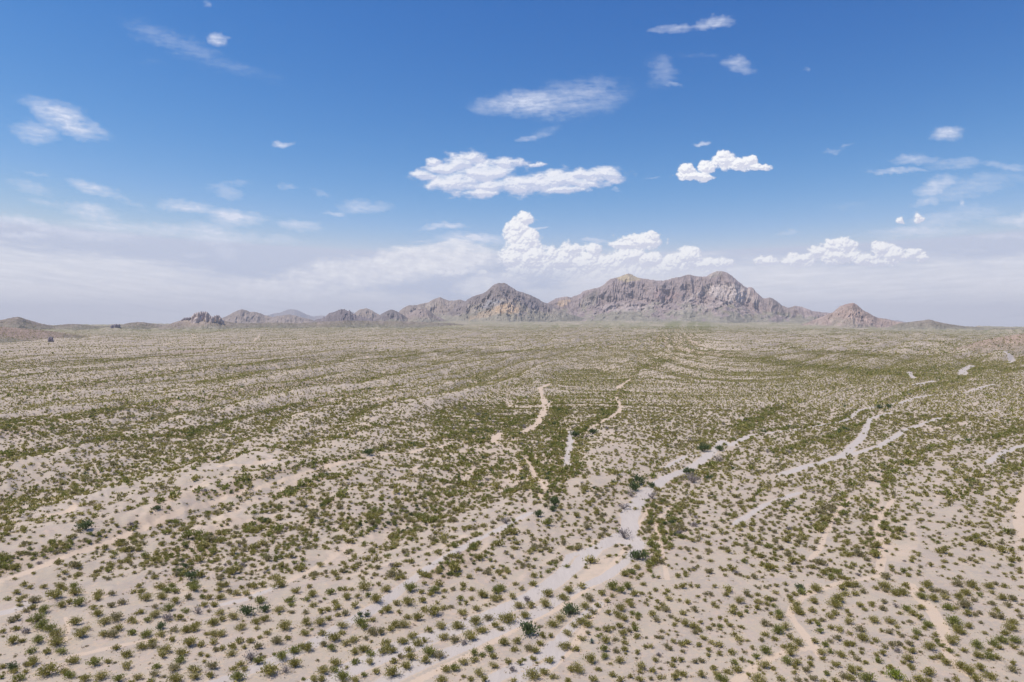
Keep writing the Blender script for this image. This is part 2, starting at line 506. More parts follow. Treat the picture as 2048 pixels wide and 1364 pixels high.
# ------------------------------------------------------------------ clouds on the sky dome
def build_clouds():
    wisps = [
        (1050, 205, 100, 26, 2, .55), (1150, 195, 120, 38, 8, .30), (1010, 200, 60, 14, 0, .3),
        (1420, 45, 52, 12, 8, .50), (1345, 57, 48, 10, 4, .32), (1320, 140, 40, 36, 50, .18), (1480, 128, 38, 18, -12, .32), (1345, 168, 24, 6, -5, .28),
        (1400, 110, 70, 8, -5, .08),
        (130, 238, 90, 26, -24, .62), (70, 262, 55, 22, -8, .38), (190, 258, 30, 12, -35, .35),
        (350, 85, 150, 26, -22, .14), (470, 130, 120, 18, -20, .10), (300, 125, 60, 8, -3, .06),
        (565, 284, 20, 6, 12, .6), (1895, 265, 34, 15, 4, .55),
        (185, 375, 62, 12, -14, .5), (250, 395, 60, 8, -24, .18), (60, 375, 60, 12, -12, .2), (75, 350, 40, 6, -8, .15),
        (375, 412, 62, 13, -12, .55), (470, 433, 66, 15, -6, .70), (440, 442, 44, 13, -14, .35), (190, 425, 62, 17, -10, .5),
        (420, 466, 120, 17, -6, .5), (240, 455, 130, 12, -6, .42), (330, 458, 110, 15, -4, .4), (60, 447, 120, 11, -8, .5), (190, 470, 110, 12, -5, .42),
        (40, 468, 80, 7, -3, .5), (450, 382, 50, 12, -10, .24), (470, 369, 44, 9, 2, .2), (568, 370, 30, 6, -6, .24), (600, 450, 54, 12, -4, .42),
        (725, 412, 60, 14, -2, .35), (670, 424, 30, 5, -4, .35), (560, 480, 48, 9, -2, .24), (640, 385, 26, 8, -26, .15), (452, 505, 40, 22, -24, .22),
        (390, 505, 30, 5, 0, .25), (110, 405, 60, 8, -12, .2),
        (890, 449, 56, 6, 3, .55), (945, 478, 76, 10, -3, .75), (900, 470, 40, 10, 8, .4), (1196, 480, 28, 3.5, 3, .5), (1075, 458, 24, 3.5, 3, .5), (840, 478, 30, 3, 5, .3),
        (1795, 340, 72, 6, -1, .45), (1825, 318, 54, 11, 2, .34), (1910, 326, 56, 13, 3, .30), (2010, 328, 60, 8, -3, .3), (1870, 372, 45, 18, 18, .5), (1855, 398, 34, 12, 12, .45), (1950, 372, 120, 22, 14, .24),
        (1840, 463, 120, 12, 3, .38), (1880, 440, 80, 15, 9, .32), (1950, 425, 80, 22, 5, .22), (2030, 436, 60, 10, 3, .5), (1800, 440, 10, 9, 0, .6), (1837, 437, 12, 12, 0, .7), (2005, 468, 60, 6, 0, .25),
        (1930, 405, 9, 8, 0, .4), (1670, 300, 32, 5, 4, .2), (1700, 290, 14, 5, 20, .15), (1405, 284, 18, 5, 14, .5), (1607, 135, 10, 7, 0, .2), (436, 78, 22, 13, -5, .5), (403, 8, 14, 8, 0, .2),
        (1050, 276, 30, 6, 14, .32), (1090, 262, 50, 14, 18, .16), (1570, 462, 32, 4, 8, .24), (1700, 410, 90, 14, 0, .08), (1310, 355, 20, 4, 12, .2), (1225, 374, 12, 4, -5, .3),
    ]
    sheets = [(850, 520, 150, 30, 4, .9), (760, 540, 220, 30, 5, .8), (930, 505, 70, 14, 2, .8), (640, 565, 200, 26, 6, .7), (880, 495, 70, 16, 6, .8),
              (960, 572, 60, 22, 8, .7), (1000, 560, 60, 18, 0, .5)]
    pyl = [(-200, 462), (0, 470), (150, 488), (300, 500), (430, 528), (560, 555), (700, 560), (850, 568), (960, 590), (1100, 560), (1190, 500), (1300, 494), (1500, 498), (1700, 502), (1850, 500), (2048, 485), (2300, 480)]
    heaps = [  # px, py, rx, ry
        (1050, 437, 21, 17), (1035, 455, 24, 20), (1030, 470, 22, 24), (1046, 492, 34, 26), (1062, 478, 22, 22), (1030, 515, 32, 24), (1062, 512, 38, 32), (1050, 545, 46, 30),
        (1088, 540, 34, 26), (1125, 520, 32, 27), (1140, 500, 22, 18), (1108, 506, 18, 16), (1168, 535, 34, 30), (1185, 502, 20, 19), (1180, 515, 24, 20), (1215, 530, 36, 28), (1130, 555, 50, 24), (1190, 555, 60, 22), (1250, 548, 50, 24),
        (1255, 515, 42, 22), (1280, 483, 46, 17), (1306, 474, 14, 14), (1250, 488, 34, 12), (1300, 486, 22, 12), (1300, 520, 34, 18),
        (1345, 528, 34, 20), (1372, 516, 26, 22), (1388, 512, 17, 18), (1410, 528, 34, 16), (1440, 526, 26, 14), (1330, 540, 30, 16),
        (1532, 520, 22, 11), (1600, 520, 34, 16), (1640, 505, 26, 15), (1665, 488, 22, 15), (1690, 492, 30, 18), (1680, 512, 48, 18), (1730, 518, 34, 14), (1765, 497, 24, 16), (1790, 508, 30, 16), (1830, 506, 20, 12), (1842, 514, 16, 8), (1750, 522, 26, 10),
        (1387, 350, 40, 9), (1372, 338, 18, 14), (1402, 352, 26, 9), (1412, 334, 20, 14), (1450, 320, 30, 18), (1447, 312, 20, 12), (1480, 326, 34, 13), (1504, 320, 12, 11), (1515, 333, 26, 6),
        (895, 552, 28, 11), (882, 548, 14, 10), (918, 546, 12, 11), (965, 548, 16, 8), (203, 568, 22, 10), (208, 562, 14, 8), (771, 576, 8, 5),
        (1802, 441, 8, 8), (1837, 437, 10, 10),
    ]
    flats = [  # fair-weather bank, softer
        (885, 340, 34, 17), (925, 325, 40, 20), (945, 315, 34, 14), (965, 345, 70, 22), (920, 365, 70, 22), (850, 352, 30, 10), (1010, 325, 34, 10), (1030, 322, 26, 7), (1000, 368, 80, 20), (1060, 368, 90, 20), (1120, 360, 90, 20), (1180, 350, 70, 18), (1215, 350, 40, 14), (960, 385, 60, 9), (1130, 378, 50, 8), (872, 326, 18, 10), (1080, 328, 20, 4),
    ]

    cx = np.concatenate([np.linspace(-3200, -60, 60), np.arange(-20, 2069, 1.3), np.linspace(2110, 5200, 60)])
    cy = np.concatenate([np.linspace(-900, -30, 40), np.arange(-12, 664, 1.15), np.linspace(668, 800, 8)])
    PX, PY = np.meshgrid(cx, cy)
    shp = PX.shape
    def ell(X, Y, items, gx=1.0, gy=1.0):
        """strongest of several soft ellipses, 1 in the middle and 0 at the rim (may go below 0)"""
        best = np.full(X.shape, -9.0)
        for it in items:
            x0, y0, rx, ry = it[:4]; rot = it[4] if len(it) > 4 else 0
            ca, sa = math.cos(math.radians(rot)), math.sin(math.radians(rot))
            R = 1.6 * max(rx * gx, ry * gy) + 60
            m = (np.abs(X - x0) < R) & (np.abs(Y - y0) < R)
            dx, dy = X[m] - x0, Y[m] - y0
            q = np.hypot((dx * ca - dy * sa) / (rx * gx), (dx * sa + dy * ca) / (ry * gy))
            best[m] = np.maximum(best[m], 1 - q)
        return best
    # turbulence
    wx = fbm(PX / 90, PY / 55, 4); wy = fbm(PX / 90 + 50, PY / 55, 4)
    wx2 = fbm(PX / 16 + 9, PY / 16, 4); wy2 = fbm(PX / 16 + 70, PY / 16, 4)
    # ---- wisps, combed along the wind
    X, Y = PX + 26 * wx + 11 * wx2, PY + 13 * wy + 6 * wy2
    f = np.zeros(shp)
    for (x0, y0, rx, ry, rot, op) in wisps:
        m = (np.abs(PX - x0) < rx * 1.7 + 70) & (np.abs(PY - y0) < ry * 2 + rx * .8 + 50)
        e = ell(X[m], Y[m], [(x0, y0, rx, ry, rot)], 1.35, 1.5)
        f[m] = np.maximum(f[m], op * sstep(e, 0, .95))
    tilt = PY - .14 * PX * (PX < 0) + .12 * np.where(PX < 1024, -1, .4) * PX
    fib = fbm(PX / 55 + .3 * wx, tilt / 9, 5, .6)
    fin = fbm(PX / 14, tilt / 5 + 3, 4, .62)
    lump = fbm(PX / 30 + 5, PY / 18, 4, .6)
    wisp = np.clip(f * 1.22 * (.98 + .95 * fib + .42 * fin + .55 * lump), 0, 1) * .90
    wisp = wisp * sstep(wisp, .01, .16)
    # ---- soft bank
    sh = np.zeros(shp)
    for (x0, y0, rx, ry, rot, op) in sheets:
        e = ell(X, Y, [(x0, y0, rx, ry, rot)], 1.2, 1.25)
        sh = np.maximum(sh, op * sstep(e + .16 * fib + .12 * lump, .0, .45))
    sheet = np.clip(sh * (.95 + .35 * lump + .25 * fib), 0, 1)
    # ---- veil towards the horizon
    vp = np.array(pyl, float)
    edge = np.interp(PX.ravel(), vp[:, 0], vp[:, 1]).reshape(shp) if True else None
    vn = fbm(PX / 210, PY / 30, 5, .55)
    d = PY - edge - 6 + 26 * vn + 16 * fib
    veil = .64 * sstep(d, -6, 34) + .38 * sstep(d, 10, 110)
    veil = veil * (.92 + .46 * fbm(PX / 150 + 9, tilt / 13, 6, .62))
    veil = np.clip(veil + .10 * sstep(PY, 520, 640), 0, .96)
    # ---- heaped clouds
    Xc, Yc = PX + 7 * wx2, PY + 6 * wy2
    H = ell(Xc + 5 * wx, Yc + 4 * wy, heaps, 1.02, 1.0)
    def billow(X, Y, o=4):
        s_, a_, t_ = 0, 1., 0
        for k in range(o):
            s_ = s_ + a_ * (np.abs(pnoise(X + 13.1 * k, Y + 7.7 * k)) * 2); t_ += a_; a_ *= .52; X = X * 2.1; Y = Y * 2.1
        return s_ / t_
    bl = billow(PX / 34, PY / 30, 4)
    Hd = H + .50 * (bl - .36) + .10 * fbm(PX / 9, PY / 8, 3)
    cum = sstep(Hd, -.05, .27)
    relief_ = 44 * np.sqrt(np.clip(Hd, 0, 1)) + 12 * billow(PX / 40, PY / 36, 3) + 12 * fbm(PX / 75, PY / 62, 2)
    gx = np.gradient(relief_, axis=1) / np.gradient(PX, axis=1); gy = np.gradient(relief_, axis=0) / np.gradient(PY, axis=0)
    nrm = np.sqrt(gx ** 2 + gy ** 2 + 1.0)
    lit = (gx * .42 + gy * .62 + 1.0 * .66) / nrm
    base = sstep(PY, 495, 560)
    lit = np.clip(.34 + .72 * lit - .26 * base - .18 * sstep(Hd, .25, .8) * sstep(gy, .3, -.5), 0, 1)  # painted sun shading: sunny sides lighter, undersides and bases darker
    lit = sstep(lit, .10, .95)
    # ---- fair-weather bank
    FL = ell(PX + 12 * wx + 6 * wx2, PY + 7 * wy + 4 * wy2, flats, 1.22, 1.3)
    fl_n = fbm(PX / 34, PY / 17, 6, .55)
    Fd = FL + .70 * fl_n + .12 * fin
    flat = np.clip(sstep(Fd, -.02, .62) * (.93 + .25 * fl_n), 0, .97)
    rel2 = 24 * np.clip(FL + .3 * fl_n, 0, 1) + 3 * billow(PX / 40, PY / 24, 2) + 7 * fbm(PX / 60, PY / 24, 2)
    gx = np.gradient(rel2, axis=1) / np.gradient(PX, axis=1); gy = np.gradient(rel2, axis=0) / np.gradient(PY, axis=0)
    lit2 = sstep((gx * .35 + gy * .65 + .7) / np.sqrt(gx ** 2 + gy ** 2 + 1), .25, 1.0)  # light and shade of the bank, also put into its colour
    # ---- composite (premultiplied, back to front)
    def c(r, g, b): return np.array([r, g, b])
    rgb = np.zeros(shp + (3,)); al = np.zeros(shp)
    def over(a, col):
        nonlocal rgb, al
        rgb = col * a[..., None] + rgb * (1 - a)[..., None]; al = a + al * (1 - a)
    t = np.clip((PY - 440) / 210, 0, 1)[..., None]
    over(veil, c(.89, .90, .94) * (1 - t) + c(.83, .82, .865) * t + .05 * fib[..., None])
    over(wisp, c(.74, .775, .90) + 0 * t)
    over(sheet, c(.76, .77, .85) * (1 - .6 * np.clip(lump + .5, 0, 1))[..., None] + c(.95, .95, .97) * (.6 * np.clip(lump + .5, 0, 1))[..., None])
    over(flat, c(.60, .64, .80) + (c(.87, .88, .94) - c(.60, .64, .80)) * lit2[..., None])
    foot = 1 - sstep(PY + 14 * vn + 10 * fib, 508, 575) * .90
    over(cum * foot, c(.66, .68, .80) + (c(.97, .97, .985) - c(.66, .68, .80)) * lit[..., None])
    al = np.clip(al, 0, 1)
    colr = np.where(al[..., None] > 1e-3, rgb / np.maximum(al, 1e-3)[..., None], 0)
    Xr, Yr, Zr = ray(PX, PY)
    n = np.sqrt(Xr ** 2 + Yr ** 2 + Zr ** 2); R = 52000.
    m = bpy.data.materials.new('cloud_light'); m.use_nodes = True
    N = NT(m.node_tree)
    em = N.new('ShaderNodeEmission'); N.link(N.attr('albedo', 'Color'), em.inputs[0])  # here the colour includes the painted light and shade of the clouds
    tr = N.new('ShaderNodeBsdfTransparent'); mx = N.new('ShaderNodeMixShader')
    N.link(N.attr('cloud'), mx.inputs[0]); N.link(tr.outputs[0], mx.inputs[1]); N.link(em.outputs[0], mx.inputs[2])
    o_ = N.new('ShaderNodeOutputMaterial'); N.link(mx.outputs[0], o_.inputs[0])
    m.cycles.emission_sampling = 'NONE'
    o = mesh_np('sky', np.stack([Xr / n * R, Yr / n * R, Zr / n * R], -1).reshape(-1, 3), quads=grid_quads(*shp), mats=[m], colors=colr.reshape(-1, 3), attrs=dict(cloud=al.ravel()))
    o['kind'] = 'structure'
build_clouds()

# ------------------------------------------------------------------ ground sheet (fans out to the horizon, all the way round)
def build_ground():
    fine = np.radians(np.arange(-44, 44.001, .085))
    rest = np.radians(np.arange(46, 314.1, 2.0))
    az = np.concatenate([fine, rest])
    r1 = 30 * 1.0062 ** np.arange(0, 780)
    r1 = r1[r1 < 3600]
    r2 = 3600 * 1.016 ** np.arange(1, 200); r2 = r2[r2 < 29500]
    rr = np.concatenate([[0.5, 6, 14, 22], r1, r2, [30500]])
    R, A = np.meshgrid(rr, az, indexing='ij')
    x = (R * np.sin(A)).ravel(); y = (R * np.cos(A)).ravel()
    z = height(x, y)
    rad = np.hypot(x, y)
    z = z - np.clip(rad - 12000, 0, None) * .0009      # falls away behind the ranges
    cover, green, w, s, p, sw, side = veg(x, y)
    o = mesh_np('ground', np.stack([x, y, z], 1), quads=grid_quads(len(rr), len(az), wrap=True)[:, ::-1],
                mats=[M_GROUND], attrs=dict(wash=w, sand=s, green=green, pale=p, cover=cover))
    # centre cap is closed by the first ring being half a metre wide
    set_props(o, 'pale gravelly desert plain with washes and low ridges running to the mountains', None, None, 'structure')
build_ground()

# ------------------------------------------------------------------ mountains and hills
def smooth1(a, k):
    if k < 2: return a
    ker = np.hanning(k + 2)[1:-1]; ker /= ker.sum()
    return np.convolve(np.pad(a, k, mode='edge'), ker, mode='same')[k:-k]

GREYGREEN = np.array([.285, .250, .188]); TALUS = np.array([.345, .275, .225]); MAUVE = np.array([.320, .248, .222])
DARK = np.array([.20, .165, .165]); PINK = np.array([.52, .43, .37]); ORANGE = np.array([.52, .37, .24]); CREAM = np.array([.47, .40, .31])
BROWN = np.array([.31, .245, .20])

def range_mesh(name, sil, dist, label, W_k=2.4, minW=60, cliff=0.0, gully=.72, rough=1.0, mat=None, low=GREYGREEN, top=TALUS, rock=MAUVE, rockiness=.3,
               patches=(), step=.6, rows=90, scrub=.6, foot_drop=25, seed=0, gsize=1.0, coords=None, crag=0.0):
    sil = np.array(sil, float).reshape(-1, 2)
    px = np.arange(sil[0, 0], sil[-1, 0] + .01, step)
    py = np.interp(px, sil[:, 0], sil[:, 1])
    py = .6 * py + .4 * smooth1(py, max(3, int(4 / step)))
    X, Y, Z = ray(px, py)
    hor = np.hypot(X, Y)
    az = np.arctan2(X, Y)
    rc = dist * (1 + .05 * fbm(az * 9 + seed, az * 0 + seed, 3))
    zc = CAM_H + Z / hor * rc
    arc = az * dist
    zc = zc + rough * (dist / 8000) * (7 * fbm(arc / 60, arc * 0 + seed, 3) + 3.0 * fbm(arc / 15, arc * 0 + seed + 4, 2))
    if crag:
        zc = zc + crag * np.clip(fbm(arc / 22, arc * 0 + seed + 9, 3), -.1, 1) * np.clip((zc - zc.min()) / (np.ptp(zc) + 1e-6), 0, 1)
    gx, gy = rc * np.sin(az), rc * np.cos(az)
    zf = base_h(gx, gy) - foot_drop
    H = np.maximum(zc - zf, 5)
    Hs = smooth1(H, int(60 / step))
    h = np.linspace(0, 1, rows)                                     # height fraction down the front
    hb = np.linspace(0, 1, 14)[1:][::-1]                            # back slope
    S = (.25 + .0 * h) * np.clip(h / .5, 0, 1) * (1 - cliff * .75) + (1 - .25 * (1 - cliff * .75)) * np.clip((h - .5) / .5, 0, 1) ** 1.3
    if cliff <= 0: S = .75 * h + .25 * h ** 2
    Wd = W_k * (.45 * H + .55 * Hs) + minW
    Hm = H[None, :] * (1 - h[:, None]) + (H * (1 - sstep(h, .15, .8)[:, None]) + Hs * sstep(h, .15, .8)[:, None]) * h[:, None]
    Zf = (zc[None, :] - h[:, None] * (Hm * .0 + H[None, :]))
    Zf = Zf + (Hs - H)[None, :] * np.sin(np.pi * h)[:, None] * .45
    Rf = rc[None, :] - Wd[None, :] * S[:, None]
    A2 = np.repeat(az[None, :], rows, 0)
    arc2 = A2 * dist
    run = Wd[None, :] * S[:, None]
    gs = 130 * gsize
    wob = 45 * gsize * fbm(arc2 / (gs * 1.5) + seed, run / (gs * 2), 3)
    st = 4.4 - 4.5 * cliff
    gul = ridged((arc2 + wob) / gs + seed * 3.1, run / (gs * st) + seed, 5) - .35
    gul2 = (ridged((arc2 + wob) / (gs * .28) + seed, run / (gs * .9), 3) - .35) * (1 - 1.6 * cliff)
    env = np.sin(np.pi * np.clip(h, 0, 1) ** .8)[:, None] ** .7
    hs = (H[None, :] / 400)
    push = gully * (150 * gul + 42 * gul2) * env * np.clip(hs, .06, 1.4)
    Rf = Rf - push
    Zf = Zf + gully * (34 * gul + 16 * gul2) * env * np.clip(hs, .05, 1.2) * sstep(h, .03, .25)[:, None]
    if cliff:                                                       # vertical faces and flutes in the rock band
        band = sstep(h, .06, .18)[:, None] * (1 - sstep(h, .50, .62)[:, None]) * np.clip(hs - .35, 0, 1)
        zz_ = Zf + 60 * fbm(arc2 / 300, run / 300, 3)
        fl = ridged(arc2 / 120 + .5 * fbm(zz_ / 200, arc2 / 300, 2), zz_ / 700, 4)
        Rf = Rf + cliff * band * 34 * (.5 - fl) - cliff * band * 70 * fbm(arc2 / 420 + 3, zz_ / 160, 4)
        Rf = Rf - cliff * band * 30 * sstep(fbm(arc2 / 230 + 7, zz_ / 60, 3), -.1, .25)
    # back
    Sb = hb
    Zb = zc[None, :] - Sb[:, None] ** 1.1 * H[None, :]
    Rb = rc[None, :] + (Wd * .8)[None, :] * Sb[:, None]
    Z2 = np.concatenate([Zb, Zf]); R2 = np.concatenate([Rb, Rf]); A3 = np.concatenate([np.repeat(az[None], 13, 0), A2])
    hh = np.concatenate([hb * 0, h])
    xx, yy, zz = R2 * np.sin(A3), R2 * np.cos(A3), Z2
    # geology
    PX, PY = project(xx, yy, zz)
    arcA = A3 * dist
    nz = fbm(arcA / 240 + seed, zz / 120, 4); nf = fbm(arcA / 60 + seed, zz / 45, 4)
    frac_h = np.clip((zz - zf[None, :]) / np.maximum(Hs[None, :].max() * .5 + .5 * Hs[None, :], 5), 0, 1)
    colr = low[None, None, :] + (top - low)[None, None, :] * sstep(frac_h + .35 * nz, .18, .6)[..., None]
    rk = sstep(frac_h + .5 * nz + .35 * nf + rockiness - .5, .28, .48)
    colr = colr + (rock - colr) * (rk * min(1, rockiness * 1.6))[..., None]
    dk = sstep(nf + .3 * nz, .22, .5) * rk * .4
    colr = colr + (DARK - colr) * dk[..., None]
    for (cx, cy, rx, ry, rot, c, amt) in patches:
        ca, sa = math.cos(math.radians(rot)), math.sin(math.radians(rot))
        dx, dy = PX - cx, PY - cy
        q = np.hypot((dx * ca - dy * sa) / rx, (dx * sa + dy * ca) / ry)
        k = (1 - sstep(q + .55 * nf + .3 * nz, .75, 1.15)) * amt
        crack = sstep(np.abs(pnoise(arcA / 38, zz / 22)), .0, .10)
        colr = colr + (np.array(c) - colr) * (k * (.35 + .65 * crack))[..., None]
        rk = rk * (1 - k * .2)
    sc = scrub * (1 - .8 * rk)
    o = mesh_np(name, np.stack([xx, yy, zz], -1).reshape(-1, 3), quads=grid_quads(xx.shape[0], xx.shape[1])[:, ::-1],
                mats=[mat or M_ROCK], colors=colr.reshape(-1, 3), attrs=dict(scrub=sc.ravel()))
    set_props(o, label, None, None, 'structure')
    HILL_PTS.append((xx[13:], yy[13:], zz[13:], dist))
    return o
HILL_PTS = []

# farthest first
range_mesh('mountain', [505,645, 534,631, 547,627, 562,624.5, 570,621, 578,618.5, 590,619, 597,621, 609,627, 625,633, 640,631, 655,632, 672,629, 686,625, 699,622, 712,626, 730,636, 745,645],
           30000, 'faint blue mountain farthest away behind the brown peaks', low=TALUS, top=BROWN, rock=BROWN, rockiness=.4, scrub=.0, rough=1.2, foot_drop=60, seed=2, rows=60, gully=.5, gsize=3)
range_mesh('mountain', [1745,655, 1770,643, 1780,641, 1792,640, 1802,642, 1815,645, 1840,656], 26000, 'thin blue mountain sliver beyond the right shoulder of the cone butte', scrub=0, low=BROWN, top=BROWN, rough=.8, foot_drop=60, seed=3, rows=30)
range_mesh('mountain', [425,648, 441,638, 455,631, 465,626, 475,620.5, 484,618.5, 491,620, 500,624, 512,623.5, 522,627, 531,631, 545,634, 560,631, 578,629, 590,631, 601,634, 625,640, 650,650],
           9500, 'brown double-humped mountain just right of the castle-like rocks', low=TALUS, top=BROWN, rock=BROWN, rockiness=.4, scrub=.3, foot_drop=50, seed=5, rows=70, gsize=.9)
range_mesh('mountain', [690,642, 700,634, 711,625, 718,619.5, 723,617.5, 734,617, 740,619, 746,622, 758,629, 775,640, 790,648], 9300, 'small brown pyramid peak behind the dark rocky knoll', low=TALUS, top=BROWN, rock=BROWN, rockiness=.5, scrub=.3, foot_drop=50, seed=6, rows=50, gsize=.7)
range_mesh('mountain', [775,650, 798,623, 806,616, 816,611, 833,610, 845,607, 855,605, 869,598, 875,595.5, 880,594, 886,597, 891,599, 900,601.5, 908,601.5, 914,599.5, 921,599, 932,603, 960,612, 1000,628, 1030,648],
           8600, 'low brown ridge with a small pointed summit left of the big cone', low=GREYGREEN, top=BROWN, rock=BROWN, rockiness=.42, scrub=.5, seed=8,
           patches=[(858, 612, 22, 6, 15, CREAM, .35)])
range_mesh('mountain', [1010,655, 1040,640, 1070,622, 1085,612, 1097,605.5, 1104,601, 1111,597, 1120,595, 1129,593, 1135,593, 1141,595, 1150,592, 1161,588, 1164,584, 1167,582, 1180,578.5, 1191,576, 1200,574, 1208,569, 1214,563, 1220,558, 1228,556, 1237,554, 1246,550.5, 1255,547, 1261,548, 1267,551, 1275,555, 1284,557, 1302,559, 1315,561, 1328,561, 1338,559, 1346,556, 1356,554.5, 1366,553, 1371,550, 1375,549, 1382,550, 1390,552, 1402,553, 1413,553, 1419,549, 1425,545, 1431,543, 1437,542, 1444,542.5, 1451,544, 1459,548, 1466,554, 1474,560, 1481,566, 1488,572, 1495,576, 1500,574.5, 1504,575, 1508,578, 1511,583, 1519,590, 1527,597, 1533,595.5, 1539,595, 1545,597, 1551,601, 1558,606, 1565,611, 1577,616, 1585,613.5, 1590,612, 1598,612, 1604,614, 1612,617, 1633,624, 1665,625.5, 1700,628, 1760,638, 1800,652],
           8200, 'large purple-brown mountain massif with sheer cliffs and a domed summit', W_k=3.0, cliff=.32, rock=MAUVE, rockiness=.62, rough=1.6, rows=200, step=.5, scrub=.55, foot_drop=30, seed=11, gsize=1.3, gully=.72,
           patches=[(1258, 556, 24, 8, 0, (.48, .38, .22), .8), (1430, 549, 14, 6, 20, CREAM, .6), (1455, 583, 48, 16, -6, PINK, .9), (1482, 595, 24, 9, 0, PINK, .7), (1506, 600, 16, 6, -20, PINK, .5),
                    (1126, 605, 14, 8, 20, ORANGE, .85), (1390, 592, 26, 5, 25, PINK, .5), (1250, 615, 60, 8, 0, PINK, .45), (1330, 590, 30, 10, 0, (.33, .22, .20), .5), (1180, 600, 22, 12, 35, GREYGREEN, .5),
                    (1400, 613, 60, 7, 10, PINK, .3), (1200, 571, 20, 7, 30, TALUS, .5), (1560, 612, 30, 12, -10, BROWN, .5)])
range_mesh('mountain', [830,655, 870,640, 900,622, 915,610, 930,603, 936,598, 943,594, 954,590, 965,587, 972,583, 978,578, 982,574, 985,571, 990,568, 996,566.5, 1003,566, 1009,566, 1015,568.5, 1020,572, 1027,577, 1033,581, 1043,584, 1053,587, 1060,590, 1066,593, 1072,595.5, 1077,598, 1086,604, 1092,606, 1097,607, 1110,615, 1140,628, 1180,640, 1220,655],
           7400, 'cone-shaped mountain with an orange and white scar left of the massif', W_k=2.6, rock=np.array([.19, .155, .15]), rockiness=.42, rows=150, step=.5, scrub=.6, seed=14, gsize=.9,
           patches=[(1012, 617, 30, 11, -8, ORANGE, .95), (985, 607, 22, 9, 20, (.36, .34, .33), .7), (975, 628, 36, 7, 15, ORANGE, .5), (1062, 608, 24, 9, -25, DARK, .8), (1010, 578, 12, 7, 0, DARK, .45), (1040, 598, 18, 6, -20, DARK, .5), (1005, 600, 10, 4, 0, CREAM, .4), (850, 625, 30, 4, 0, CREAM, .3)])
range_mesh('hill', [790,648, 807,634, 817,628, 827,622, 836,618, 844,616.5, 851,618, 858,621, 869,630, 880,635, 890,640, 905,650], 6600, 'rounded grey-brown hill in front of the small pointed ridge', mat=M_ROCK, low=GREYGREEN, top=BROWN, rockiness=.3, scrub=.6, rows=60, seed=17, gsize=.6)
range_mesh('hill', [738,648, 750,634, 763,628, 774,621.5, 782,619, 788,620.5, 794,623, 805,629, 816,637, 830,648], 6400, 'dark rocky cone hill between the brown peak and the rounded hill', low=GREYGREEN, top=GREYGREEN, rock=DARK, rockiness=.5, scrub=.6, rows=60, seed=18, gsize=.5)
range_mesh('hill', [600,652, 625,642, 648,635, 655,629, 660,626, 668,622.5, 676,620.5, 684,619, 690,619.5, 699,622, 708,627, 715,631, 734,636, 760,645, 775,652], 6000, 'hill crowned with jagged dark rocks below the faint blue mountain', low=GREYGREEN, top=GREYGREEN, rock=DARK, rockiness=.6, scrub=.6, rows=70, rough=3, seed=19, gsize=.5, crag=26)
range_mesh('hill', [1600,650, 1620,643, 1635,637, 1650,631, 1665,625, 1672,619, 1679,613, 1685,610.5, 1691,609, 1698,607, 1702,606, 1707,606, 1713,608.5, 1717,612, 1720,615.5, 1727,621, 1735,625.5, 1744,630, 1753,634, 1765,637, 1779,640, 1800,643.5, 1830,648, 1870,655],
           5200, 'solitary pinkish cone butte with a flat rocky cap', low=np.array([.32, .265, .21]), top=np.array([.385, .295, .245]), rock=np.array([.35, .26, .215]), rockiness=.5, scrub=.7, rows=90, rough=1.5, seed=21, gsize=.5, patches=[(1700, 608, 20, 4, 0, (.36, .24, .20), .8)])
range_mesh('hill', [1770,656, 1800,646, 1823,643.5, 1843,641, 1852,639.5, 1858,639, 1865,640.5, 1873,643, 1885,645.5, 1899,648, 1915,650.5, 1931,652.5, 1975,655, 2048,656.5, 2200,657.5, 2400,662],
           4800, 'low greenish hill trailing off right of the pink butte', mat=M_HILL, low=GREYGREEN, top=np.array([.25, .21, .16]), rockiness=.1, scrub=.8, rows=70, rough=.5, seed=23, gsize=.6, foot_drop=12)
range_mesh('hill', [-260,640, -140,650, -60,646, 0,640.5, 16,636.5, 27,634.5, 35,634, 44,635.5, 51,638, 64,642, 78,646, 92,649, 105,651, 120,649.5, 137,648, 150,648, 164,649, 180,651, 195,652, 210,652, 223,651, 240,649.5, 255,646.5, 266,645, 275,644, 285,644, 297,646, 309,648, 336,650, 360,645, 371,641, 385,638, 440,640, 470,646, 500,646, 545,645, 600,646, 650,643, 700,641, 760,642, 820,643, 900,646, 960,652],
           4300, 'long line of low green-brown hills along the far left', mat=M_HILL, low=GREYGREEN * .85, top=np.array([.26, .21, .165]), rockiness=.14, scrub=.85, rows=80, rough=.8, seed=25, gsize=.7, foot_drop=14)
range_mesh('hill', [-420,640, -300,646, -160,649, -60,651, 0,653, 39,656, 70,659, 100,662, 140,668, 190,674, 250,680, 330,690],
           2300, 'reddish scrubby slope strewn with dark rocks at the far left', mat=M_NEARHILL, low=np.array([.24, .20, .155]), top=np.array([.30, .215, .17]), rockiness=.15, scrub=.75, rows=70, rough=.6, seed=27, gsize=.5, foot_drop=9, W_k=6,
           patches=[(60, 672, 60, 10, -5, (.34, .235, .19), .6)])
range_mesh('hill', [1900,698, 1928,692, 1945,686, 1961,681, 1982,677, 2005,673.5, 2025,670, 2048,667, 2090,661, 2160,655, 2260,650, 2400,655, 2500,668],
           1500, 'reddish brown scrubby hill entering at the right edge', mat=M_NEARHILL, low=np.array([.33, .26, .20]), top=np.array([.36, .26, .20]), rockiness=.1, scrub=.9, rows=70, rough=.5, seed=29, gsize=.35, foot_drop=7, W_k=4.5, minW=20)

